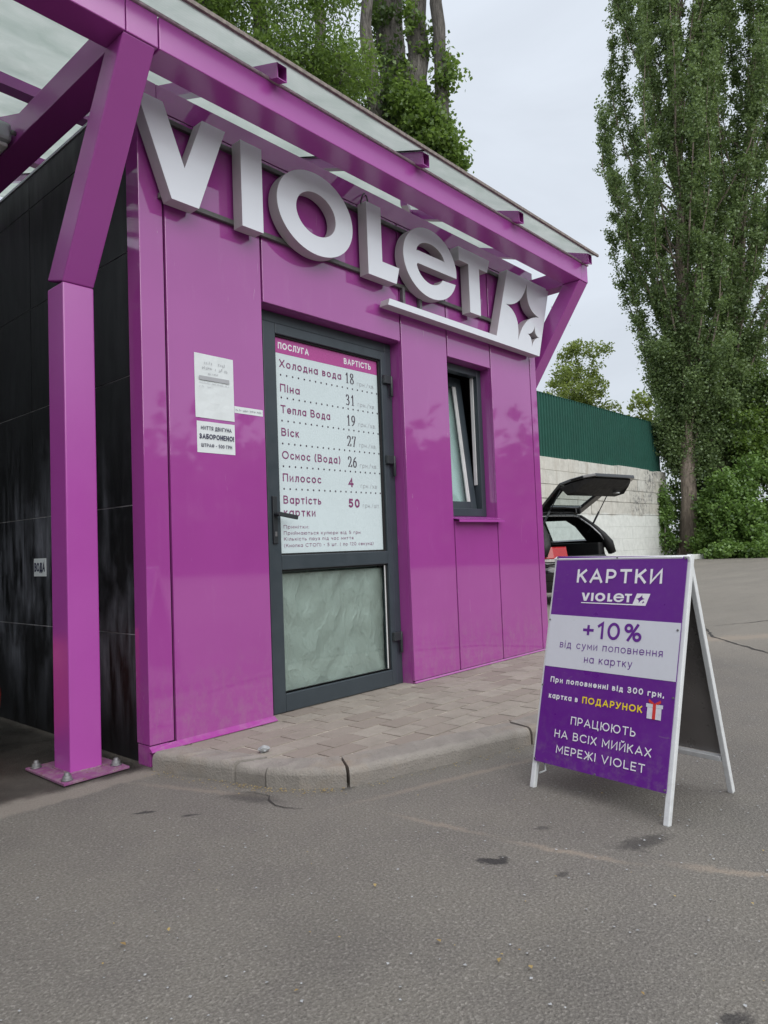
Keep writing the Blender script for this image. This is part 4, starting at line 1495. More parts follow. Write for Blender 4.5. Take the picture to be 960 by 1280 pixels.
ls_ = notice('label_strip', 'narrow white paper strip of small print beside the door frame', 0.526, 0.714, 1.706, 1.741, ())
print_line(0.533, 1.718, 0.170, 0.010, 'navy_ink', ls_, -0.0042, 60)
wv = thing('water_sign', 'tiny white sign reading ВОДА on the black tiled wall', 'sign', (0.02, 1.2, 0.88))
mb = MB()
mb.box(0.0175, 0.0215, 1.122, 1.280, 0.880, 0.983)
mb.build('plate', 'paper', wv)
put('lettering', text_mesh('ВОДА', 0.138, 0.052, 0.20), frame_mat((0.0165, 1.270, 0.907), (0, -1, 0), (0, 0, 1)), 'navy_ink', wv)

# ------------------------------------------------------------------ folding pavement board
F1 = Vector((0.7565, -1.5422, 0.0))
U = Vector((-0.154634, -0.987972, 0.0))
OFF = Vector((0.23334, -0.03652, 0.0))
H = 0.897
V = Vector((0.25159352, -0.03937852, 0.96703156)).normalized()
N = U.cross(V).normalized()
if N.dot(CAM - F1) < 0:
    N = -N
AB = thing('pavement_board', 'white framed folding board with violet VIOLET card advert', 'sign board', tuple(F1))
SL = 0.9275
Wd = 0.567


def bp(u, v, n=0.0):
    return F1 + U * u + V * v + N * n


mb = MB()
mb.hexa([bp(0.004, 0.104, .001), bp(Wd - .004, 0.104, .001), bp(Wd + .012, 0.922, .001), bp(0.006, 0.932, .001), bp(0.004, 0.104, .005), bp(Wd - .004, 0.104, .005), bp(Wd + .012, 0.922, .005), bp(0.006, 0.932, .005)])
mb.build('front_panel', 'board', AB)
mb = MB()
mb.hexa([bp(0.0045, 0.477, .0052), bp(Wd + .002, 0.476, .0052), bp(Wd + .0065, 0.681, .0052), bp(0.0055, 0.687, .0052), bp(0.0045, 0.477, .0058), bp(Wd + .002, 0.476, .0058), bp(Wd + .0065, 0.681, .0058), bp(0.0055, 0.687, .0058)])
mb.build('white_band', 'board_white', AB)
mb = MB()
wt_ = 0.021
for u0, ut in ((0.0, 0.003), (Wd, Wd + .014)):
    mb.bar(bp(u0, 0.0, -.012), bp(ut, SL + .005, -.012), wt_, wt_, N)
mb.bar(bp(0.012, SL - .004, -.012), bp(Wd, SL - .010, -.012), wt_, wt_, N)
mb.bar(bp(0.012, 0.125, -.012), bp(Wd - .012, 0.125, -.012), wt_, wt_, N)
mb.build('front_frame', 'white_metal', AB, 0.003)
R1 = F1 + OFF * 2
VR = (OFF * -1 + Vector((0, 0, H))).normalized()
NR = -(U.cross(VR)) if (U.cross(VR)).dot(OFF) < 0 else U.cross(VR)


def rb(u, v, n=0.0):
    return R1 + U * u + VR * v + NR * n


mb = MB()
for u0 in (0.0, Wd):
    mb.bar(rb(u0, 0.0, .0), rb(u0 + (0.01 if u0 else 0.002), SL, 0), wt_, wt_, NR)
mb.bar(rb(0.012, SL - .012), rb(Wd - .004, SL - .012), wt_, wt_, NR)
mb.bar(rb(0.012, 0.135), rb(Wd - .012, 0.135), wt_, wt_, NR)
mb.build('rear_frame', 'white_metal', AB, 0.003)
mb = MB()
mb.hexa([rb(0.004, 0.145, .0125), rb(Wd - .004, 0.145, .0125), rb(Wd, .915, .0125), rb(0.004, .915, .0125), rb(0.004, 0.145, .0155), rb(Wd - .004, 0.145, .0155), rb(Wd, .915, .0155), rb(0.004, .915, .0155)])
mb.build('rear_panel', 'board_back', AB)
mb = MB()
mb.hexa([bp(0.012, 0.140, -.026), bp(Wd - .012, 0.140, -.026), bp(Wd, .90, -.026), bp(0.012, .90, -.026), bp(0.012, 0.140, -.0235), bp(Wd - .012, 0.140, -.0235), bp(Wd, .90, -.0235), bp(0.012, .90, -.0235)])
mb.build('panel_back', 'board_back', AB)
mb = MB()
mb.tube([bp(0.03, 0.118, -.02), bp(0.045, 0.075, -.02), bp(0.02, 0.06, -.015)], 0.004, 6)
mb.build('stay_hook', 'white_metal', AB)
for (u_, v_) in ((0.006, 0.112), (Wd - .008, 0.114), (Wd / 2, 0.108), (0.01, 0.925), (Wd + .006, 0.915), (Wd / 2 + .01, 0.922), (0.005, 0.40), (Wd - .003, 0.42), (0.006, 0.665), (Wd - .004, 0.655)):
    mb = MB()
    c0 = bp(u_, v_, .005)
    mb.tube([c0, c0 + N * .003], 0.004, 8)
    mb.build('screw', 'galv', AB)


def btext(s, u, v, w, h, ink, bold=0.0, name='lettering', dn=0.0064):
    put(name, text_mesh(s, w, h, bold), frame_mat(bp(u, v, dn), U, V), ink, AB)


btext('КАРТКИ', 0.116, 0.821, 0.374, 0.055, 'white_ink', 0.185)
btext('+10%', 0.170, 0.602, 0.256, 0.066, 'board_ink', 0.165)
btext('від суми поповнення', 0.068, 0.556, 0.446, 0.029, 'board_ink', 0.105)
btext('на картку', 0.189, 0.506, 0.208, 0.029, 'board_ink', 0.105)
btext('При поповненні від 300 грн,', 0.041, 0.416, 0.490, 0.022, 'white_ink', 0.20)
btext('картка в', 0.041, 0.353, 0.138, 0.022, 'white_ink', 0.20)
btext('ПОДАРУНОК', 0.199, 0.353, 0.253, 0.025, 'yellow_ink', 0.19)
btext('ПРАЦЮЮТЬ', 0.157, 0.267, 0.277, 0.030, 'white_ink', 0.14)
btext('НА ВСІХ МИЙКАХ', 0.088, 0.209, 0.412, 0.030, 'white_ink', 0.14)
btext('МЕРЕЖІ VIOLET', 0.103, 0.152, 0.378, 0.030, 'white_ink', 0.14)
# small logo: the same letter outlines at print size
sc = 0.2253 / (2.891 + 0.058)
bm_l = []
for ch in 'VIOLeT':
    lp = [[((x + 0.058) * sc, (z - ZB) * sc * 0.92) for x, z in L_] for L_ in LET[ch]]
    me = shape_mesh(lp, 0.0006)
    put('logo_letter', me, frame_mat(bp(0.147, 0.748, .0062), U, V), 'white_ink', AB)
lg = [[((x + 0.058) * sc, (z - ZB) * sc * 0.92 + 0.0025) for x, z in L_] for L_ in ([(3.148, 3.147), (3.86, 3.147), (3.65, 2.50), (0.0 - .05, 2.52), (0.0 - .045, 2.57), (2.949, 2.565)], STAR1, STAR2)]
me = shape_mesh(lg, 0.0006)
put('logo_emblem', me, frame_mat(bp(0.147, 0.7475, .0062), U, V), 'white_ink', AB)


def bquad(name, u0, u1, v0, v1, mat, dn):
    mb = MB()
    mb.hexa([bp(u0, v0, dn), bp(u1, v0, dn), bp(u1, v1, dn), bp(u0, v1, dn), bp(u0, v0, dn + .0005), bp(u1, v0, dn + .0005), bp(u1, v1, dn + .0005), bp(u0, v1, dn + .0005)])
    mb.build(name, mat, AB)


bquad('gift_box', 0.471, 0.525, 0.338, 0.377, 'grey_box', .0062)
bquad('gift_lid', 0.466, 0.530, 0.3775, 0.390, 'board_white', .0062)
bquad('gift_ribbon', 0.492, 0.504, 0.338, 0.391, 'red_ink', .0069)
for sgn in (-1, 1):
    me = shape_mesh([[(0, 0), (sgn * .022, .014), (sgn * .024, .004), (sgn * .012, -.003)]], 0.0006)
    put('gift_bow', me, frame_mat(bp(0.498, 0.392, .0068), U, V), 'red_ink', AB)

# ------------------------------------------------------------------ small things on the ground and in the bay
mb = MB()
bmesh.ops.create_icosphere(mb.bm, subdivisions=2, radius=0.022)
rs = random.Random(12)
for v in mb.bm.verts:
    k = 1 + rs.uniform(-.22, .22)
    v.co = Vector((v.co.x * 1.25 * k, v.co.y * 0.9 * k, v.co.z * 0.75 * k))
me = mb.mesh('stone')
me.transform(Matrix.Translation((0.305, -0.445, PAVZ + .017)))
o = link('loose_stone', me, 'stone')
tag(o, 'small angular grey stone lying on the paving slabs near the kerb', 'stone')

mb = MB()
mb.lathe([(0.0, 0.006), (0.13, 0.006), (0.175, 0.10), (0.196, 0.24), (0.200, 0.30), (0.190, 0.40), (0.165, 0.50), (0.12, 0.545), (0.0, 0.55)], (-0.505, 0.95, 0.0), 28)
rdr = thing('red_canister', 'red rounded plastic canister at the left edge of the dark bay', 'canister', (-0.505, 0.95, 0))
mb.build('body', 'red_plastic', rdr)
mb = MB()
mb.lathe([(0.0, 0.55), (0.045, 0.55), (0.045, 0.585), (0.0, 0.588)], (-0.505, 0.95, 0.001), 16)
mb.build('cap', 'rubber', rdr)

fl = thing('flood_lamp', 'grey weatherproof lamp under the canopy at the left edge', 'lamp', (-0.40, 0.75, 3.1))
mb = MB()
mb.box(-0.46, -0.298, 0.70, 1.75, 3.125, 3.225)
mb.build('housing', 'lamp_grey', fl, 0.02)
mb = MB()
mb.box(-0.445, -0.312, 0.72, 1.74, 3.10, 3.124)
mb.build('diffuser', 'sash_white', fl, 0.01)
mb = MB()
mb.box(-0.297, -0.287, 0.80, 0.84, 3.15, 3.21)
mb.tube([(-0.31, 0.692, 3.17), (-0.285, 0.692, 3.17)], 0.012, 8)
mb.build('clip', 'galv', fl)


def leaves_mesh(name, C, size, flat=False, aspect=1.6, droop=None, rng=RNG, up=0.3):
    """kite-shaped leaves at the given centres; one mesh"""
    n = len(C)
    nrm = rng.normal(size=(n, 3))
    nrm[:, 2] = np.abs(nrm[:, 2]) + up
    if flat:
        nrm = nrm * 0.12 + np.array([0, 0, 1.0])
    nrm /= np.linalg.norm(nrm, axis=1)[:, None]
    d = rng.normal(size=(n, 3))
    if droop is not None:
        d = d * 0.55 + np.asarray(droop)
    d -= (d * nrm).sum(1)[:, None] * nrm
    d /= np.linalg.norm(d, axis=1)[:, None] + 1e-9
    s = np.cross(nrm, d)
    L = (size * rng.uniform(0.6, 1.35, n))[:, None] * 0.5
    Wv = L / aspect
    bend = nrm * (L * 0.25)
    co = np.empty((n, 4, 3))
    co[:, 0] = C - d * L
    co[:, 1] = C + s * Wv - d * L * 0.1 + bend
    co[:, 2] = C + d * L
    co[:, 3] = C - s * Wv - d * L * 0.1 + bend
    me = bpy.data.meshes.new(name)
    me.vertices.add(n * 4)
    me.vertices.foreach_set('co', co.astype('f').ravel())
    me.loops.add(n * 4)
    me.loops.foreach_set('vertex_index', np.arange(n * 4, dtype='i'))
    me.polygons.add(n)
    me.polygons.foreach_set('loop_start', np.arange(0, n * 4, 4, dtype='i'))
    me.polygons.foreach_set('loop_total', np.full(n, 4, dtype='i'))
    me.update(calc_edges=True)
    return me


# dry leaf litter gathered along the kerb and scattered on the asphalt
r = np.random.default_rng(4)
pts = []
for k in range(330):
    i = r.integers(0, 6)
    A, Bq = KO[i], KO[i + 1]
    s = r.random()
    nx, ny = (Bq[1] - A[1]), -(Bq[0] - A[0])
    l = math.hypot(nx, ny)
    off_ = 0.012 + abs(r.normal(0, 0.035))
    pts.append((A[0] + (Bq[0] - A[0]) * s + nx / l * off_, A[1] + (Bq[1] - A[1]) * s + ny / l * off_, 0.006))
for k in range(60):
    pts.append((r.uniform(-1.0, 2.5), r.uniform(-2.8, -0.9), 0.006))
for q in ((-0.24, -1.62), (-0.34, -2.1), (-0.36, -1.94), (-0.32, -2.17), (-0.85, -1.33), (-0.74, -1.36), (1.35, -2.55), (1.30, -2.60)):
    pts.append((q[0], q[1], 0.008))
pts = np.array(pts)
sz = np.full(len(pts), 0.009)
sz[-8:] = 0.019
me = leaves_mesh('leaf_litter', pts, sz, True, 1.7)
tag(link('leaf_litter', me, 'leaf_dry'), 'dry leaf crumbs scattered along the kerb and asphalt', 'leaf litter', None, 'stuff')
r = np.random.default_rng(8)
gp = np.stack([r.uniform(-1.2, 4.0, 900), r.uniform(-3.0, -0.6, 900), np.full(900, 0.004)], 1)
gp = gp[~((gp[:, 0] > -.1) & (gp[:, 1] > -1.30) & (gp[:, 0] < 4.0))]
me = leaves_mesh('grit', gp, np.full(len(gp), 0.0075), True, 1.1)
tag(link('grit', me, 'stone'), 'loose grit scattered over the grey asphalt', 'grit', None, 'stuff')

# ------------------------------------------------------------------ parked car with its tailgate up
CAR = thing('parked_car', 'black estate car parked beyond the kiosk with its tailgate raised', 'car', (0, 0, 0))
CA = math.radians(80)
CF = Vector((math.cos(CA), math.sin(CA), 0))          # towards the bonnet
CR = Vector((math.sin(CA), -math.cos(CA), 0))         # to its right
CO = Vector((9.62, 2.10, 0)) - CR * 0.80


def cp(x, y, z):
    return CO + CR * x + CF * y + Vector((0, 0, z))


CARM = Matrix((CR, CF, Vector((0, 0, 1)))).transposed().to_4x4()
CARM.translation = CO


def cbuild(mb, name, mat, parent=CAR, bevel=0.0, smooth=False):
    me = mb.mesh(name)
    me.transform(CARM)
    return link(name, me, mat, parent, bevel, smooth)


# lower body: lofted sides, bonnet and bumpers, hollow inside
st = [(0.0, .74, .70), (0.10, .92, .80), (0.35, 1.0, .93), (0.9, 1.0, .93), (2.0, 1.0, .93), (3.1, 1.0, .95), (3.5, 1.0, .93), (4.0, .95, .86), (4.3, .82, .74), (4.42, .60, .62)]
for sgn in (-1, 1):
    pass
mb = MB()
bm = mb.bm
for sgn in (-1, 1):
    rows = []
    for (y, f, zt) in st:
        rows.append([bm.verts.new((sgn * .80 * f, y, .20)), bm.verts.new((sgn * .865 * f, y, .36)), bm.verts.new((sgn * .885 * f, y, .62)), bm.verts.new((sgn * .84 * f, y, zt))])
    for a_, b_ in zip(rows, rows[1:]):
        for k in range(3):
            bm.faces.new([a_[k], b_[k], b_[k + 1], a_[k + 1]]).smooth = True
tops = []
for (y, f, zt) in st[5:]:
    tops.append([bm.verts.new((x * .84 * f, y, zt + (1 - x * x) * .06)) for x in (-1, -.5, 0, .5, 1)])
for a_, b_ in zip(tops, tops[1:]):
    for k in range(4):
        bm.faces.new([a_[k], a_[k + 1], b_[k + 1], b_[k]]).smooth = True
for (y, f, zt, dz) in ((0.0, .74, .70, 0), (4.42, .60, .62, 0)):
    bm.faces.new([bm.verts.new(q) for q in ((-.80 * f, y, .20), (.80 * f, y, .20), (.865 * f, y, .36), (.885 * f, y, .62), (.84 * f, y, zt), (-.84 * f, y, zt), (-.885 * f, y, .62), (-.865 * f, y, .36))])
me = mb.mesh('body')
me.transform(CARM)
o = link('body', me, 'car_paint', CAR)
s = o.modifiers.new('thick', 'SOLIDIFY')
s.thickness = 0.03
# rear bumper wrapping the corners
mb = MB()
mb.tube([(-.84, .42, .50), (-.84, .12, .50), (-.72, -.05, .50), (-.4, -.10, .50), (.4, -.10, .50), (.72, -.05, .50), (.84, .12, .50), (.84, .42, .50)], .13, 10)
cbuild(mb, 'bumper', 'car_paint')
mb = MB()
mb.tube([(-.62, .0, .71), (-.3, -.06, .71), (.3, -.06, .71), (.62, .0, .71)], .035, 8)
cbuild(mb, 'load_sill', 'car_trim')


def side(y, tt, sgn, inset=0.0):
    return (sgn * (.84 - .25 * tt - .02 * tt * tt - inset), y, .92 + .50 * tt)


OUT = [(-.02, -.12), (.02, .18), (.16, .55), (.36, .90), (.50, 1.0), (2.35, 1.0), (3.15, .0), (3.15, -.05), (.05, -.12)]
WINS = [[(.46, .14), (.58, .62), (.72, .84), (1.20, .86), (1.20, .12)], [(1.30, .12), (1.30, .86), (2.02, .88), (2.02, .10)], [(2.12, .10), (2.12, .88), (2.36, .86), (2.86, .12)]]
for sgn in (-1, 1):
    me = shape_mesh([OUT] + [w[::-1] for w in WINS], 0.0)
    for v in me.vertices:
        q = side(v.co.x, v.co.y, sgn)
        v.co = q
    me.transform(CARM)
    o = link('pillar_frame', me, 'car_paint', CAR)
    s = o.modifiers.new('thick', 'SOLIDIFY')
    s.thickness = 0.05
    s.offset = 0
    for w in WINS:
        mb = MB()
        mb.face([side(y, tt, sgn, .012) for y, tt in w])
        cbuild(mb, 'side_window', 'car_glass')
    # bright line over the windows and the inner black lining of the opening
    mb = MB()
    mb.tube([side(y, tt, sgn, -.012) for y, tt in ((.36, .72), (.52, .92), (.8, .985), (1.4, 1.0), (2.3, 1.0))], .012, 6)
    cbuild(mb, 'roof_rail', 'car_silver')
    mb = MB()
    mb.tube([side(y, tt, sgn, .03) for y, tt in ((.03, -.30), (.04, .0), (.09, .30), (.22, .62), (.40, .93))], [.07, .085, .055, .04, .035], 8)
    cbuild(mb, 'tail_pillar', 'car_trim')
    mb = MB()
    mb.tube([side(y, tt, sgn, .085) for y, tt in ((.05, .02), (.10, .30), (.22, .60), (.36, .84), (.41, .93))], .014, 6)
    cbuild(mb, 'opening_trim', 'car_silver')
    # tail lamp on the corner
    mb = MB()
    pr = [(.40, -.04), (.70, -.01), (.815, .09), (.86, .24), (.865, .36)] if sgn < 0 else [(.80, .16), (.83, .18), (.85, .22), (.872, .30), (.878, .40)]
    lo = [(sgn * x, y - .018, .715) for x, y in pr] + [(sgn * (x - .05), y + .03, .715) for x, y in pr[::-1]]
    hi = [(sgn * (x - .02), y + .03, .895) for x, y in pr] + [(sgn * (x - .07), y + .07, .895) for x, y in pr[::-1]]
    n = len(lo)
    vl = [mb.bm.verts.new(q) for q in lo]
    vh = [mb.bm.verts.new(q) for q in hi]
    mb.bm.faces.new(vl)
    mb.bm.faces.new(vh)
    for i in range(n):
        mb.bm.faces.new([vl[i], vl[(i + 1) % n], vh[(i + 1) % n], vh[i]])
    tl = cbuild(mb, 'tail_light', 'tail_red', CAR, 0.012)
    mb = MB()
    for i in range(4):
        x0, y0 = pr[i]
        x1, y1 = pr[i + 1]
        mb.hexa([(sgn * x0, y0 - .022, .672), (sgn * x1, y1 - .022, .672), (sgn * x1, y1 + .02, .672), (sgn * x0, y0 + .02, .672), (sgn * x0, y0 - .022, .712), (sgn * x1, y1 - .022, .712), (sgn * x1, y1 + .02, .712), (sgn * x0, y0 + .02, .712)])
    cbuild(mb, 'clear_lens', 'tail_clear', tl)
    for yw in (.80, 3.45):
        mb = MB()
        mb.lathe([(.20, -.09), (.29, -.10), (.315, -.06), (.315, .06), (.29, .10), (.20, .09)], (sgn * .80, yw, .315), 28, 'X')
        wh = cbuild(mb, 'wheel', 'rubber')
        mb = MB()
        for k in range(5):
            an = k * 2 * math.pi / 5
            mb.bar((sgn * .885, yw, .315), (sgn * .885, yw + .19 * math.cos(an), .315 + .19 * math.sin(an)), .045, .02, (1, 0, 0))
        mb.lathe([(.19, -.01), (.205, -.01), (.205, .015), (.19, .015)], (sgn * .88, yw, .315), 28, 'X')
        cbuild(mb, 'rim', 'car_silver', wh)
# roof and screen
mb = MB()
rows = []
for (y, z) in ((.36, 1.405), (.50, 1.425), (1.0, 1.455), (1.6, 1.465), (2.2, 1.445), (2.38, 1.42)):
    rows.append([mb.bm.verts.new((x * .575, y, z + (1 - x * x) * .03)) for x in (-1, -.6, 0, .6, 1)])
for a_, b_ in zip(rows, rows[1:]):
    for k in range(4):
        mb.bm.faces.new([a_[k], a_[k + 1], b_[k + 1], b_[k]]).smooth = True
me = mb.mesh('roof')
me.transform(CARM)
o = link('roof', me, 'car_paint', CAR)
s = o.modifiers.new('thick', 'SOLIDIFY')
s.thickness = 0.04
mb = MB()
mb.tube([(-.54, .38, 1.375), (-.3, .36, 1.392), (.3, .36, 1.392), (.54, .38, 1.375)], .014, 6)
cbuild(mb, 'opening_trim', 'car_silver')
mb = MB()
mb.face([(-.57, 2.38, 1.43), (.57, 2.38, 1.43), (.78, 3.15, .96), (-.78, 3.15, .96)])
cbuild(mb, 'windscreen', 'car_glass')
# dark interior: load floor, side trims, seat backs, head restraints
mb = MB()
mb.box(-.70, .70, .04, 1.10, .60, .66)
mb.box(-.78, -.62, .10, 1.10, .60, .94)
mb.box(.62, .78, .10, 1.10, .60, .94)
cbuild(mb, 'boot_lining', 'car_trim', CAR, 0.02)
mb = MB()
mb.box(-.66, .66, 1.10, 1.24, .60, 1.12)
for x in (-.42, .0, .42):
    mb.box(x - .12, x + .12, 1.13, 1.22, 1.11, 1.30)
cbuild(mb, 'rear_seat', 'car_trim', CAR, 0.02)
for x in (-.36, .36):
    mb = MB()
    mb.box(x - .25, x + .25, 2.1, 2.24, .5, 1.15)
    mb.box(x - .12, x + .12, 2.12, 2.22, 1.14, 1.34)
    cbuild(mb, 'front_seat', 'car_trim', CAR, 0.02)
# tailgate: window half and bent lower half, hinged at the roof
A1, A2 = math.radians(35), math.radians(11)
HY, HZ = .40, 1.435
L1_, L2_ = .70, .54


def tg(s, x, dn=0.0):
    """s along the raised tailgate from the hinge, dn below its outer skin"""
    if s <= L1_:
        y, z, an = HY - s * math.cos(A1), HZ + s * math.sin(A1), A1
    else:
        q = s - L1_
        y, z, an = HY - L1_ * math.cos(A1) - q * math.cos(A2), HZ + L1_ * math.sin(A1) + q * math.sin(A2), A2
    return (x, y - dn * math.sin(an), z - dn * math.cos(an))


def gate_part(loops, thick):
    me = shape_mesh(loops, 0.0)
    for v in me.vertices:
        v.co = tg(v.co.y, v.co.x)
    me.transform(CARM)
    return me


gw = [(-.40, .18), (.40, .18), (.48, .58), (-.48, .58)]
me1 = gate_part([[(-.54, 0.0), (.54, 0.0), (.60, .30), (.67, L1_), (-.67, L1_), (-.60, .30)], gw[::-1]], .06)
me2 = gate_part([[(-.67, L1_), (.67, L1_), (.69, .93), (.64, 1.11), (.50, L1_ + L2_), (-.50, L1_ + L2_), (-.64, 1.11), (-.69, .93)]], .06)
bmj = bmesh.new()
bmj.from_mesh(me1)
bmj.from_mesh(me2)
bmesh.ops.remove_doubles(bmj, verts=bmj.verts, dist=0.002)
bmesh.ops.recalc_face_normals(bmj, faces=bmj.faces)
bmj.to_mesh(me1)
bmj.free()
TG = link('tailgate', me1, 'car_paint', CAR)
s = TG.modifiers.new('thick', 'SOLIDIFY')
s.thickness = 0.05
s.offset = 0
b = TG.modifiers.new('bevel', 'BEVEL')
b.width = 0.012
b.segments = 2
b.limit_method = 'ANGLE'
# inner trim pad, spoiler, window, handle hole glint
mb = MB()
pad = [(-.66, .66), (.66, .66), (.67, .93), (.61, 1.09), (.47, 1.19), (-.47, 1.19), (-.61, 1.09), (-.67, .93)]
n = len(pad)
va = [mb.bm.verts.new(tg(s_, x, .03)) for x, s_ in pad]
vb = [mb.bm.verts.new(tg(min(s_, 1.10) * .93 + .055, x * .93, .19 if s_ < 1.05 else .10)) for x, s_ in pad]
mb.bm.faces.new(va)
mb.bm.faces.new(vb)
for i in range(n):
    mb.bm.faces.new([va[i], va[(i + 1) % n], vb[(i + 1) % n], vb[i]])
cbuild(mb, 'inner_trim', 'car_trim', TG, 0.015)
mb = MB()
mb.face([tg(s_, x, .0) for x, s_ in [(-.41, .17), (.41, .17), (.49, .59), (-.49, .59)]])
cbuild(mb, 'rear_window', 'car_glass', TG)
mb = MB()
mb.hexa([tg(.02, -.52, -.03), tg(.02, .52, -.03), tg(.15, .56, -.03), tg(.15, -.56, -.03), tg(.03, -.52, -.055), tg(.03, .52, -.055), tg(.14, .56, -.065), tg(.14, -.56, -.065)])
cbuild(mb, 'spoiler', 'car_paint', TG, 0.008)
mb = MB()
c0 = Vector(tg(.95, .38, .172))  # silver disc stands in for light reflected in the handle hole
mb.tube([c0, c0 - Vector((0, 0, .02))], .05, 12)
cbuild(mb, 'handle_glint', 'car_silver', TG)
for sgn in (-1, 1):
    mb = MB()
    a_ = Vector(side(.30, .38, sgn, .10))
    b_ = Vector(tg(.66, sgn * .62, .04))
    mid_ = a_.lerp(b_, .5)
    mb.tube([a_, mid_], .016, 8)
    mb.tube([mid_, b_], .008, 8)
    cbuild(mb, 'gas_strut', 'hinge', CAR)
for sgn in (-1, 1):
    mb = MB()
    mb.box(min(sgn * .88, sgn * 1.05), max(sgn * .88, sgn * 1.05), 2.72, 2.80, .98, 1.12)
    cbuild(mb, 'door_mirror', 'car_paint', CAR, 0.02)

# ------------------------------------------------------------------ retaining wall and the green fence on it
WY = 10.0
mb = MB()
rw = random.Random(21)
zc = [0.0, 0.50, 1.02, 1.53, 2.05, 2.60, 3.13, 3.66, 4.20]
for k, (z0, z1) in enumerate(zip(zc, zc[1:])):
    x = 8.0 - (k % 2) * 0.9 - rw.uniform(0, .4)
    while x < 33.6:
        w = rw.choice((2.38, 2.38, 1.18, 0.88)) if k > 3 else 2.38
        x1 = min(x + w, 33.7)
        g = 0.010 if k > 3 else 0.0015
        dy = rw.uniform(-.03, .03) if k > 3 else rw.uniform(-.003, .003)
        top = z1 - g + (rw.uniform(-.05, .02) if k == 7 else 0)
        mb.box(x + g, x1 - g, WY + dy, WY + .5 + dy, z0 + g, top)
        x = x1
mb.box(7.0, 33.6, WY + .04, WY + .46, 0.0, 4.12)
mb.build('retaining_wall', 'blocks', None, 0.008)
tag(bpy.data.objects['retaining_wall'], 'tall weathered wall of grey concrete blocks, whitewashed below', 'wall')
FN = thing('sheet_fence', 'dark green corrugated metal fence along the top of the block wall', 'fence', (20, WY, 4.2))
x = 8.0
while x < 33.4:
    x1 = min(x + 2.3, 33.6)
    bm = bmesh.new()
    prof = []
    xx = x
    while xx < x1 - 1e-6:
        for dx, dy in ((0, 0), (.09, 0), (.11, -.05), (.19, -.05), (.21, 0)):
            if xx + dx <= x1:
                prof.append((xx + dx, WY + .22 + dy))
        xx += .21
    lo = [bm.verts.new((a_, b_, 4.14)) for a_, b_ in prof]
    hi = [bm.verts.new((a_, b_, 6.58)) for a_, b_ in prof]
    for i in range(len(prof) - 1):
        if (Vector(prof[i]) - Vector(prof[i + 1])).length > 1e-5:
            bm.faces.new([lo[i], lo[i + 1], hi[i + 1], hi[i]])
    me = bpy.data.meshes.new('fence_sheet')
    bm.to_mesh(me)
    bm.free()
    o = link('fence_sheet', me, 'green_sheet', FN)
    s = o.modifiers.new('thick', 'SOLIDIFY')
    s.thickness = 0.004
    mb = MB()
    mb.box(x - .03, x + .03, WY + .26, WY + .32, 4.1, 6.5)
    mb.build('fence_post', 'green_sheet', FN)
    x += 2.3
mb = MB()
mb.box(8.0, 33.6, WY + .165, WY + .245, 6.585, 6.60)
mb.build('fence_cap', 'green_sheet', FN)

# low pale kerb and bare soil at the foot of the poplars
mb = MB()
mb.hexa([(30.6, 7.9, 0), (36.0, 5.6, 0), (36.1, 5.8, 0), (30.7, 8.1, 0), (30.6, 7.9, .22), (36.0, 5.6, .22), (36.1, 5.8, .22), (30.7, 8.1, .22)])
mb.hexa([(30.4, 9.95, 0), (30.7, 8.1, 0), (30.9, 8.1, 0), (30.6, 9.95, 0), (30.4, 9.95, .2), (30.7, 8.1, .2), (30.9, 8.1, .2), (30.6, 9.95, .2)])
mb.build('verge_kerb', 'blocks', None, 0.02)
tag(bpy.data.objects['verge_kerb'], None, None, None, 'structure')
mb = MB()
mb.prism([(30.85, 8.1), (36.0, 5.85), (46, 5.85), (46, 9.95), (30.75, 9.95)], -.1, .16)
mb.build('verge', 'soil')
tag(bpy.data.objects['verge'], None, None, None, 'structure')


# ------------------------------------------------------------------ trees
def branch_path(p0, d0, length, n, rng, wob=0.12, pull=(0, 0, 0)):
    p = np.array(p0, float)
    d = np.array(d0, float)
    d /= np.linalg.norm(d)
    out = [p.copy()]
    for i in range(n):
        d = d + rng.normal(0, wob, 3) + np.array(pull)
        d /= np.linalg.norm(d)
        p = p + d * length / n
        out.append(p.copy())
    return np.array(out)


def along(path, s):
    k = s * (len(path) - 1)
    i = np.clip(k.astype(int), 0, len(path) - 2)
    f = (k - i)[:, None]
    return path[i] * (1 - f) + path[i + 1] * f


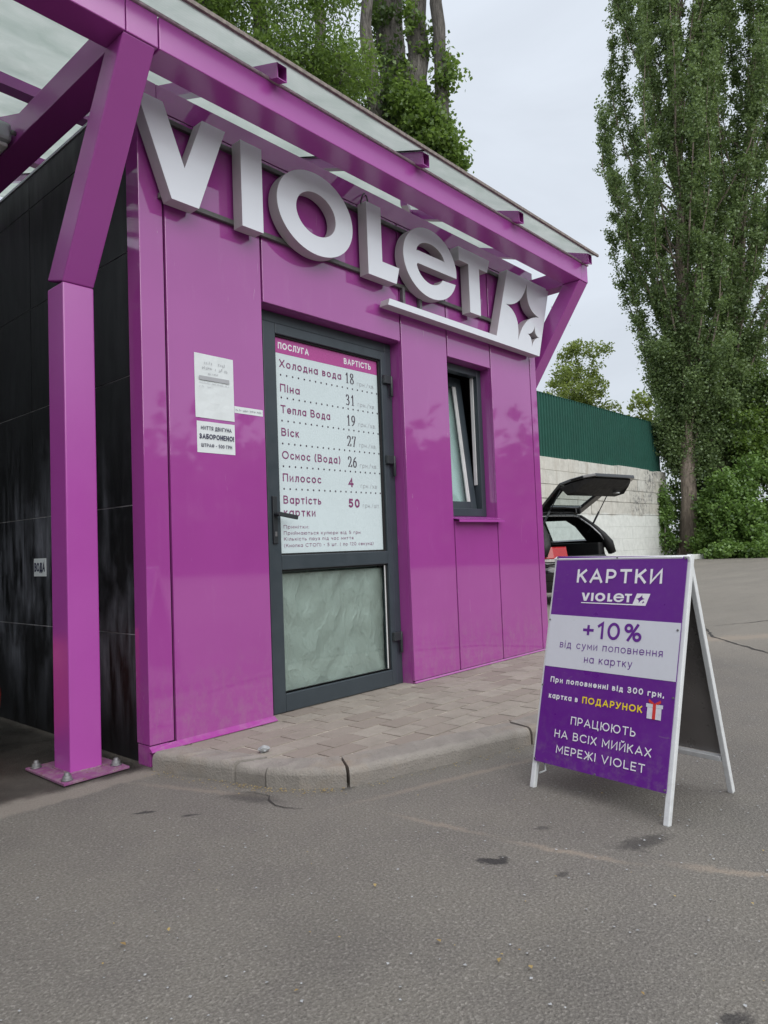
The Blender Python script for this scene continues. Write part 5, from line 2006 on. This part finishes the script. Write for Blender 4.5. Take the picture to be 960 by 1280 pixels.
def poplar(name, label, base, height, spread, nb, seed, leaves, lean=(0.0, 0.0), zlow=3.0, leafsize=0.13, trunk_r=0.36):
    rng = np.random.default_rng(seed)
    th = thing(name, label, 'tree', tuple(base))
    bx, by, bz = base
    trunk = [np.array((bx, by, bz - .1))]
    for k in range(1, 15):
        z = height * 0.95 * k / 14
        trunk.append(np.array((bx + lean[0] * z / height + rng.normal(0, .05), by + lean[1] * z / height + rng.normal(0, .05), bz + z)))
    trunk = np.array(trunk)
    mb = MB()
    rad = [trunk_r * (1.45 if k == 0 else 1) * (1 - k / 15.0) + .02 for k in range(15)]
    mb.tube([Vector(q) for q in trunk], rad, 12)
    for k in range(7):
        an = k * 2 * math.pi / 7 + rng.uniform(-.3, .3)
        q = Vector(trunk[0]) + Vector((math.cos(an), math.sin(an), 0)) * trunk_r * 1.5
        mb.tube([q, Vector(trunk[0]).lerp(q, .62) + Vector((0, 0, .55)), Vector(trunk[0]) + Vector((math.cos(an) * .12, math.sin(an) * .12, 1.8))], [.16, .13, .05], 7)
    pts = []
    golden = 2.39996
    PZ = [2.5, 4, 6, 9, 12, 15.5, 18.5, 23, 27.5, 32, 36, 41]
    PR = [.2, .6, 1.2, 1.9, 2.6, 3.5, 4.1, 3.85, 3.35, 2.6, 1.7, .5]
    for k in range(nb):
        fz = (k + rng.uniform(0, .8)) / nb
        z0 = zlow * .7 + (height * .66 - zlow * .7) * fz ** 1.05
        an = k * golden + rng.uniform(-.25, .25)
        rho = spread * (rng.uniform(.80, 1.02) if k % 5 < 3 else rng.uniform(.22, .72))
        L = min(rng.uniform(8.0, 13.5), height - z0)
        w0, w1, ph = rng.uniform(.10, .28), rng.uniform(.10, .28), rng.uniform(0, 6)
        path = []
        for i in range(12):
            s_ = i / 11
            z = z0 + L * s_
            g = min(1.0, s_ / .62)
            g = g * (1.6 - .6 * g)
            rr_ = rho * float(np.interp(z, PZ, PR)) * g
            ti = min(1.0, z / (height * .95))
            c_ = along(trunk, np.array([ti]))[0]
            path.append(np.array((c_[0] + math.cos(an) * rr_ + w0 * math.sin(ph + z * .9) * s_, c_[1] + math.sin(an) * rr_ + w1 * math.cos(ph + z * .8) * s_, bz + z)))
        path = np.array(path)
        mb.tube([Vector(q) for q in path], [max(.010, trunk_r * .24 * (1 - fz * .6) * (1 - i / 11.5)) for i in range(12)], 5, False)
        nt = int(18 + L * 3.0)
        ss = rng.uniform(.16, 1.0, nt)
        bp_ = along(path, ss)
        for q, s_ in zip(bp_, ss):
            tl_ = rng.uniform(.30, .95) * (1.1 - .5 * s_)
            ta = rng.uniform(0, 2 * math.pi)
            td = np.array((math.cos(ta) * .7, math.sin(ta) * .7, rng.uniform(.5, 1.3)))
            m_ = max(6, int(leaves / (nb * nt) * rng.uniform(.4, 1.6)))
            u_ = rng.uniform(.12, 1.05, m_)[:, None]
            pts.append(q + td * tl_ * u_ + rng.normal(0, .11, (m_, 3)))
    # one separate plume low on the open side
    for (px_, py_, pz_, L) in ((-.667 * 2.3, .744 * 2.3, 6.2, 6.8), (-.667 * 1.5, .744 * 1.5, 5.2, 5.6)):
        p0 = along(trunk, np.array([3.6 / (height * .95)]))[0]
        path = branch_path(p0, (px_, py_, pz_), L, 6, rng, .05, (.02, -.02, .04))
        mb.tube([Vector(q) for q in path], [.07, .06, .05, .04, .03, .02, .01], 5, False)
        for q in along(path, rng.uniform(.3, 1.05, 60)):
            pts.append(q + rng.normal(0, .26, (46, 3)))
    # short bushy growth low on the stem
    for k in range(30):
        z0 = zlow + rng.uniform(-.2, 5.5)
        an = rng.uniform(0, 2 * math.pi)
        p0 = along(trunk, np.array([z0 / (height * .95)]))[0]
        L = rng.uniform(1.6, 3.6)
        path = branch_path(p0, (math.cos(an), math.sin(an), rng.uniform(.35, 1.3)), L, 5, rng, .12, (0, 0, .12))
        mb.tube([Vector(q) for q in path], [.05, .042, .034, .026, .018, .010], 5, False)
        for q in along(path, rng.uniform(.25, 1.05, 26)):
            pts.append(q + rng.normal(0, .24, (58, 3)))
    link('trunk', mb.mesh('trunk'), 'bark', th)
    C = np.concatenate(pts)
    me = leaves_mesh('crown', C, np.full(len(C), leafsize), False, 1.25, None, rng, 0.1)
    link('crown', me, 'leaf_poplar', th)
    return th


poplar('poplar_tree', 'tall upright poplar with bare grey trunk at the end of the block wall', (33.52, 9.04, 0.08), 42, 0.93, 74, 5, 220000, (1.0, -1.1), 3.4, 0.118)
poplar('poplar_tree', 'second poplar, farther right, its stem half hidden by creeper', (35.6, 8.35, 0.1), 38, 0.9, 52, 9, 150000, (2.6, -4.2), 4.0, 0.12)


def clump_tree(name, label, base, trunks, clumps, leafm, leafsize, seed, aspect=1.6, droop=None, cat='tree', kind_trunk='trunk', sprays=True):
    """trunks: [(path, radii)], clumps: [(centre, radii(3), leaves)] grown as tufts on twigs"""
    rng = np.random.default_rng(seed)
    th = thing(name, label, cat, tuple(base))
    mb = MB()
    for path, radii in trunks:
        mb.tube([Vector(q) for q in path], radii, 10)
    P_ = []
    for c_, rad, n in clumps:
        c_ = np.array(c_, float)
        rad = np.array(rad, float)
        nt = max(4, n // 26)
        for k in range(nt):
            d = rng.normal(size=3)
            d /= np.linalg.norm(d)
            q = c_ + d * rad * rng.uniform(.25, 1.0) ** .6
            m_ = n // nt
            sp_ = 0.16 * float(rad.mean()) ** .5
            ax = d * .6 + rng.normal(0, .4, 3)
            if droop is not None:
                ax = ax * .5 + np.asarray(droop)
            u_ = rng.uniform(-.5, .7, m_)[:, None]
            P_.append(q + ax * u_ * sp_ * 3.0 + rng.normal(0, sp_, (m_, 3)))
            if rng.random() < .22:
                e_ = c_ + (q - c_) * .1
                mb.tube([Vector(e_), Vector((e_ + q) / 2 + rng.normal(0, .05, 3)), Vector(q)], [.022, .014, .006], 4, False)
    if len(mb.bm.verts):
        link(kind_trunk, mb.mesh('trunk'), 'bark_grey', th)
    C = np.concatenate(P_)
    link('crown' if cat == 'tree' else 'foliage', leaves_mesh('crown', C, np.full(len(C), leafsize), False, aspect, droop, rng, .15), leafm, th)
    return th


def polar(az, el, rg):
    a_ = math.radians(az)
    return np.array((CAM.x + rg * math.cos(a_), CAM.y + rg * math.sin(a_), CAM.z + rg * math.tan(math.radians(el))))


def stem(az0, az1, rg, r0, r1, top=24.0, wob=.12, seed=1):
    """near-vertical trunk standing on the ground behind the wall"""
    rng = np.random.default_rng(seed)
    a_ = polar(az0, 0, rg)
    b_ = polar(az1, 0, rg)
    path, rad = [], []
    for k in range(25):
        s_ = k / 24
        q = a_ + (b_ - a_) * s_ + rng.normal(0, wob * .6, 3)
        path.append(np.array((q[0], q[1], top * s_ - (.2 if k == 0 else 0))))
        rad.append((r0 + (r1 - r0) * s_) * rng.uniform(.9, 1.1))
    return path, rad


# pollarded poplars behind the kiosk
RB = 24.0
p1, r1_ = stem(41.0, 41.6, RB, .34, .20, 24, .1, 2)
clump_tree('lopped_tree', 'thin pale trunk nearest the roof edge among leafy growth', p1[0] * np.array((1, 1, 0)), [(p1, r1_)],
           [(polar(41.4, e_, RB), (.9, .9, 1.1), 500) for e_ in (26, 33)] + [(polar(42.0, 31, RB), (.6, .6, .9), 260)], 'leaf_dark', .16, 31, 1.3)
p2, r2_ = stem(39.6, 39.9, RB + 1.2, .62, .52, 24, .1, 3)
clump_tree('lopped_tree', 'thick dark trunk wrapped in climbing leaves behind the roof', p2[0] * np.array((1, 1, 0)), [(p2, r2_)],
           [(polar(39.8 + d_, e_, RB + .9), (.8, .8, 1.0), n_) for d_, e_, n_ in ((0, 29, 800), (.4, 31.5, 700), (-.2, 34, 600), (.3, 36.5, 600), (0, 39, 600))], 'leaf_dark', .16, 32, 1.3)
p3, r3_ = stem(38.3, 37.3, RB, .46, .33, 24, .08, 4)
clump_tree('lopped_tree', 'thick grey trunk standing second from the sky side', p3[0] * np.array((1, 1, 0)), [(p3, r3_)],
           [(polar(38.0, 27.0, RB - .6), (1.0, 1.0, .8), 1900), (polar(37.0, 24.8, RB - .6), (1.1, 1.1, .9), 1900), (polar(36.9, 28.6, RB - .4), (.6, .6, .9), 700), (polar(38.9, 33.5, RB - .2), (.5, .5, 1.1), 600), (polar(38.6, 29.5, RB - .4), (.6, .6, .9), 700), (polar(38.3, 32.4, RB - .8), (.7, .7, .7), 900), (polar(39.0, 25.5, RB - .5), (.9, .9, .9), 700), (polar(37.8, 37.4, RB - .5), (.3, .3, .5), 180)], 'leaf_willow', .16, 33, 1.25)
p4, r4_ = stem(36.4, 35.6, RB - .5, .30, .20, 22, .1, 5)
clump_tree('lopped_tree', 'slender trunk against the sky with leaf tufts and a cut stub', p4[0] * np.array((1, 1, 0)),
           [(p4, r4_), ([polar(35.7, 33.2, RB - .5), polar(35.3, 34.0, RB - .5), polar(35.0, 35.0, RB - .5)], [.13, .11, .10])],
           [(polar(36.6, 31.4, RB - .2), (.50, .50, 1.1), 900), (polar(35.4, 34.2, RB - .8), (.40, .40, .9), 500), (polar(36.5, 35.6, RB - .3), (.35, .35, .7), 200), (polar(35.2, 30.6, RB - .9), (.2, .2, .6), 90), (polar(35.9, 23.8, RB - 1), (.9, .9, .7), 620), (polar(36.7, 30.6, RB - 1), (.75, .75, .6), 1100), (polar(36.0, 29.6, RB - 1), (.7, .7, .5), 1000), (polar(35.3, 28.7, RB - 1), (.55, .55, .4), 700), (polar(34.8, 27.9, RB - 1), (.45, .45, .35), 450), (polar(37.5, 31.5, RB - 1), (.7, .7, .7), 1000), (polar(36.6, 25.0, RB - 1), (.8, .8, .7), 700)], 'leaf_willow', .15, 34, 1.25)
# drooping bright tree over the roof
rgw = 21.0
wp, wr = stem(50, 50.5, rgw + 1, .40, .22, 20, .12, 6)
wp2, wr2 = stem(46.5, 45.5, rgw + 2, .30, .18, 22, .12, 7)
cl = []
rq = np.random.default_rng(77)
for k in range(34):
    az_ = rq.uniform(42.6, 57)
    el_ = 29.5 + (az_ - 42) * .40 + rq.uniform(-1.5, 11)
    cl.append((polar(az_, el_, rgw + rq.uniform(-1.4, 1.6)), (1.05, 1.05, .95), 1900))
clump_tree('leafy_tree', 'broad bright green tree hanging its foliage over the kiosk roof', wp[0] * np.array((1, 1, 0)), [(wp, wr), (wp2, wr2)], cl, 'leaf_willow', .145, 35, 2.6, (0, 0, -.7))

# small loose trees beyond the fence
tb = polar(26.6, 0, 37)
tb[2] = 0
tp = [np.array((tb[0], tb[1], z)) + np.array((.1 * math.sin(z), .1 * math.cos(z), 0)) for z in (0, 2, 4, 5.5, 7, 8.6)]
rq = np.random.default_rng(5)
cl = []
for k in range(64):
    az_ = 26.5 + rq.normal(0, 1.35)
    el_ = 11.6 + rq.normal(0, 2.4) - abs(az_ - 26.7) * .8
    if az_ > 23.4:
        cl.append((polar(az_, el_, 37 + rq.normal(0, .8)), (.50, .50, .34), 230))
clump_tree('garden_tree', 'loose yellow-green tree rising behind the green fence', tuple(tb), [(tp, [.22, .19, .16, .12, .08, .03])], cl, 'leaf_young', .14, 36, 1.5)
tb = polar(22.0, 0, 47)
tb[2] = 0
tp = [np.array((tb[0], tb[1], z)) for z in (0, 3, 6, 8.5)]
cl = [(polar(az_, el_, 47 + d_), (.9, .9, .7), 260) for az_, el_, d_ in ((22.3, 8.7, 0), (21.6, 7.8, .5), (22.9, 7.4, -.6), (21.0, 8.6, .4), (23.4, 6.6, .4), (20.6, 7.0, 0), (24.2, 7.1, .3), (21.9, 10.2, .1), (20.9, 10.0, -.2))]
clump_tree('garden_tree', 'small pale tree top between the fence end and the poplar', tuple(tb), [(tp, [.2, .16, .1, .04])], cl, 'leaf_young', .22, 37, 1.5)

# creepers and bushes round the poplar feet


def bush(name, label, base, clumps, leafm, size, seed, aspect=1.2):
    c0 = np.array(base, float)
    tr = []
    rg_ = np.random.default_rng(seed)
    for c_, rad, n in clumps[:6]:
        tr.append(([c0 + np.array((0, 0, -.05)), (c0 + np.array(c_)) / 2 + rg_.normal(0, .15, 3), np.array(c_)], [.05, .035, .015]))
    return clump_tree(name, label, base, tr, clumps, leafm, size, seed, aspect, None, 'bush', 'stem')


bush('creeper', 'narrow strip of ivy climbing the end of the whitewashed wall', tuple(polar(20.6, -.6, 36.8)), [(polar(20.55 + .1 * math.sin(e_ * 3), e_, 36.9), (.32, .32, .45), 480) for e_ in (-.3, .2, .8, 1.3, 1.9, 2.5, 3.2)], 'leaf_ivy', .125, 41)
rq = np.random.default_rng(15)
cl = []
for k in range(64):
    az_ = rq.uniform(13.6, 18.2)
    hi_ = 1.6 + 2.2 * (0.5 + 0.5 * math.sin(az_ * 3.1)) + (18.2 - az_) * .75
    el_ = rq.uniform(-1.2, hi_)
    cl.append((polar(az_, el_, 35.6 + rq.uniform(-.7, 1.3) + max(0, el_) * .2 + (1.0 if az_ > 17 else 0)), rq.uniform(.35, .75) * np.array((1.0, 1.0, .75)), 430))
for k in range(22):
    cl.append((polar(rq.uniform(13.4, 17.7), rq.uniform(-1.5, -.9), 34.6 + rq.uniform(-.3, .6)), (.5, .4, .28), 300))
bush('creeper_bush', 'large dark bush smothered in bright ivy leaves right of the poplar trunk', tuple(polar(16.3, -1.4, 36.6) * np.array((1, 1, 0)) + np.array((0, 0, .1))), cl, 'leaf_ivy', .135, 42)
cl = []
for k in range(64):
    az_ = rq.uniform(10.0, 15.4)
    el_ = rq.uniform(-.6, 11.5 - abs(az_ - 12.5) * .8)
    cl.append((polar(az_, el_, 38.5 + rq.uniform(-.8, 1.2)), (.85, .8, .7), 620))
bush('tall_bush', 'tall light green bush at the right edge behind the ivy', tuple(polar(13.2, -1.2, 38.8) * np.array((1, 1, 0)) + np.array((0, 0, .1))), cl, 'leaf_willow', .15, 43)
cl = []
for k in range(44):
    az_ = rq.uniform(15.2, 20.2)
    el_ = rq.uniform(-.4, 6.6)
    cl.append((polar(az_, el_, 41 + rq.uniform(-1, 1)), (.9, .9, .8), 420))
bush('dark_bush', 'dark bush filling the gap between wall end and poplar stems', tuple(polar(18.6, -1.0, 41) * np.array((1, 1, 0)) + np.array((0, 0, .1))), cl, 'leaf_dark', .17, 44)

# wood across the road behind the photographer (seen mirrored in the glossy panels)
rq = np.random.default_rng(99)
P_ = []
for k in range(300):
    az_ = rq.uniform(-175, -5)
    rg_ = rq.uniform(34, 52)
    h_ = rq.uniform(3.0, 8.0)
    c_ = polar(az_, 0, rg_)
    n_ = 210
    d = rq.normal(size=(n_, 3))
    P_.append(np.array((c_[0], c_[1], h_ * .55)) + d * np.array((1.6, 1.6, h_ * .30)))
for k in range(190):
    c_ = polar(rq.uniform(-175, -5), 0, rq.uniform(36, 50))
    P_.append(np.array((c_[0], c_[1], 1.5)) + rq.normal(size=(170, 3)) * np.array((2.0, 2.0, 1.0)))
C = np.concatenate(P_)
C = C[C[:, 2] > 0.1]
o = link('far_trees', leaves_mesh('far_trees', C, np.full(len(C), 1.05), False, 1.2, None, rq), 'leaf_dark')
tag(o, 'tree belt across the lot mirrored in the purple panels', 'trees', None, 'stuff')

for o in bpy.data.objects:
    if '_wl' in o:
        del o['_wl']
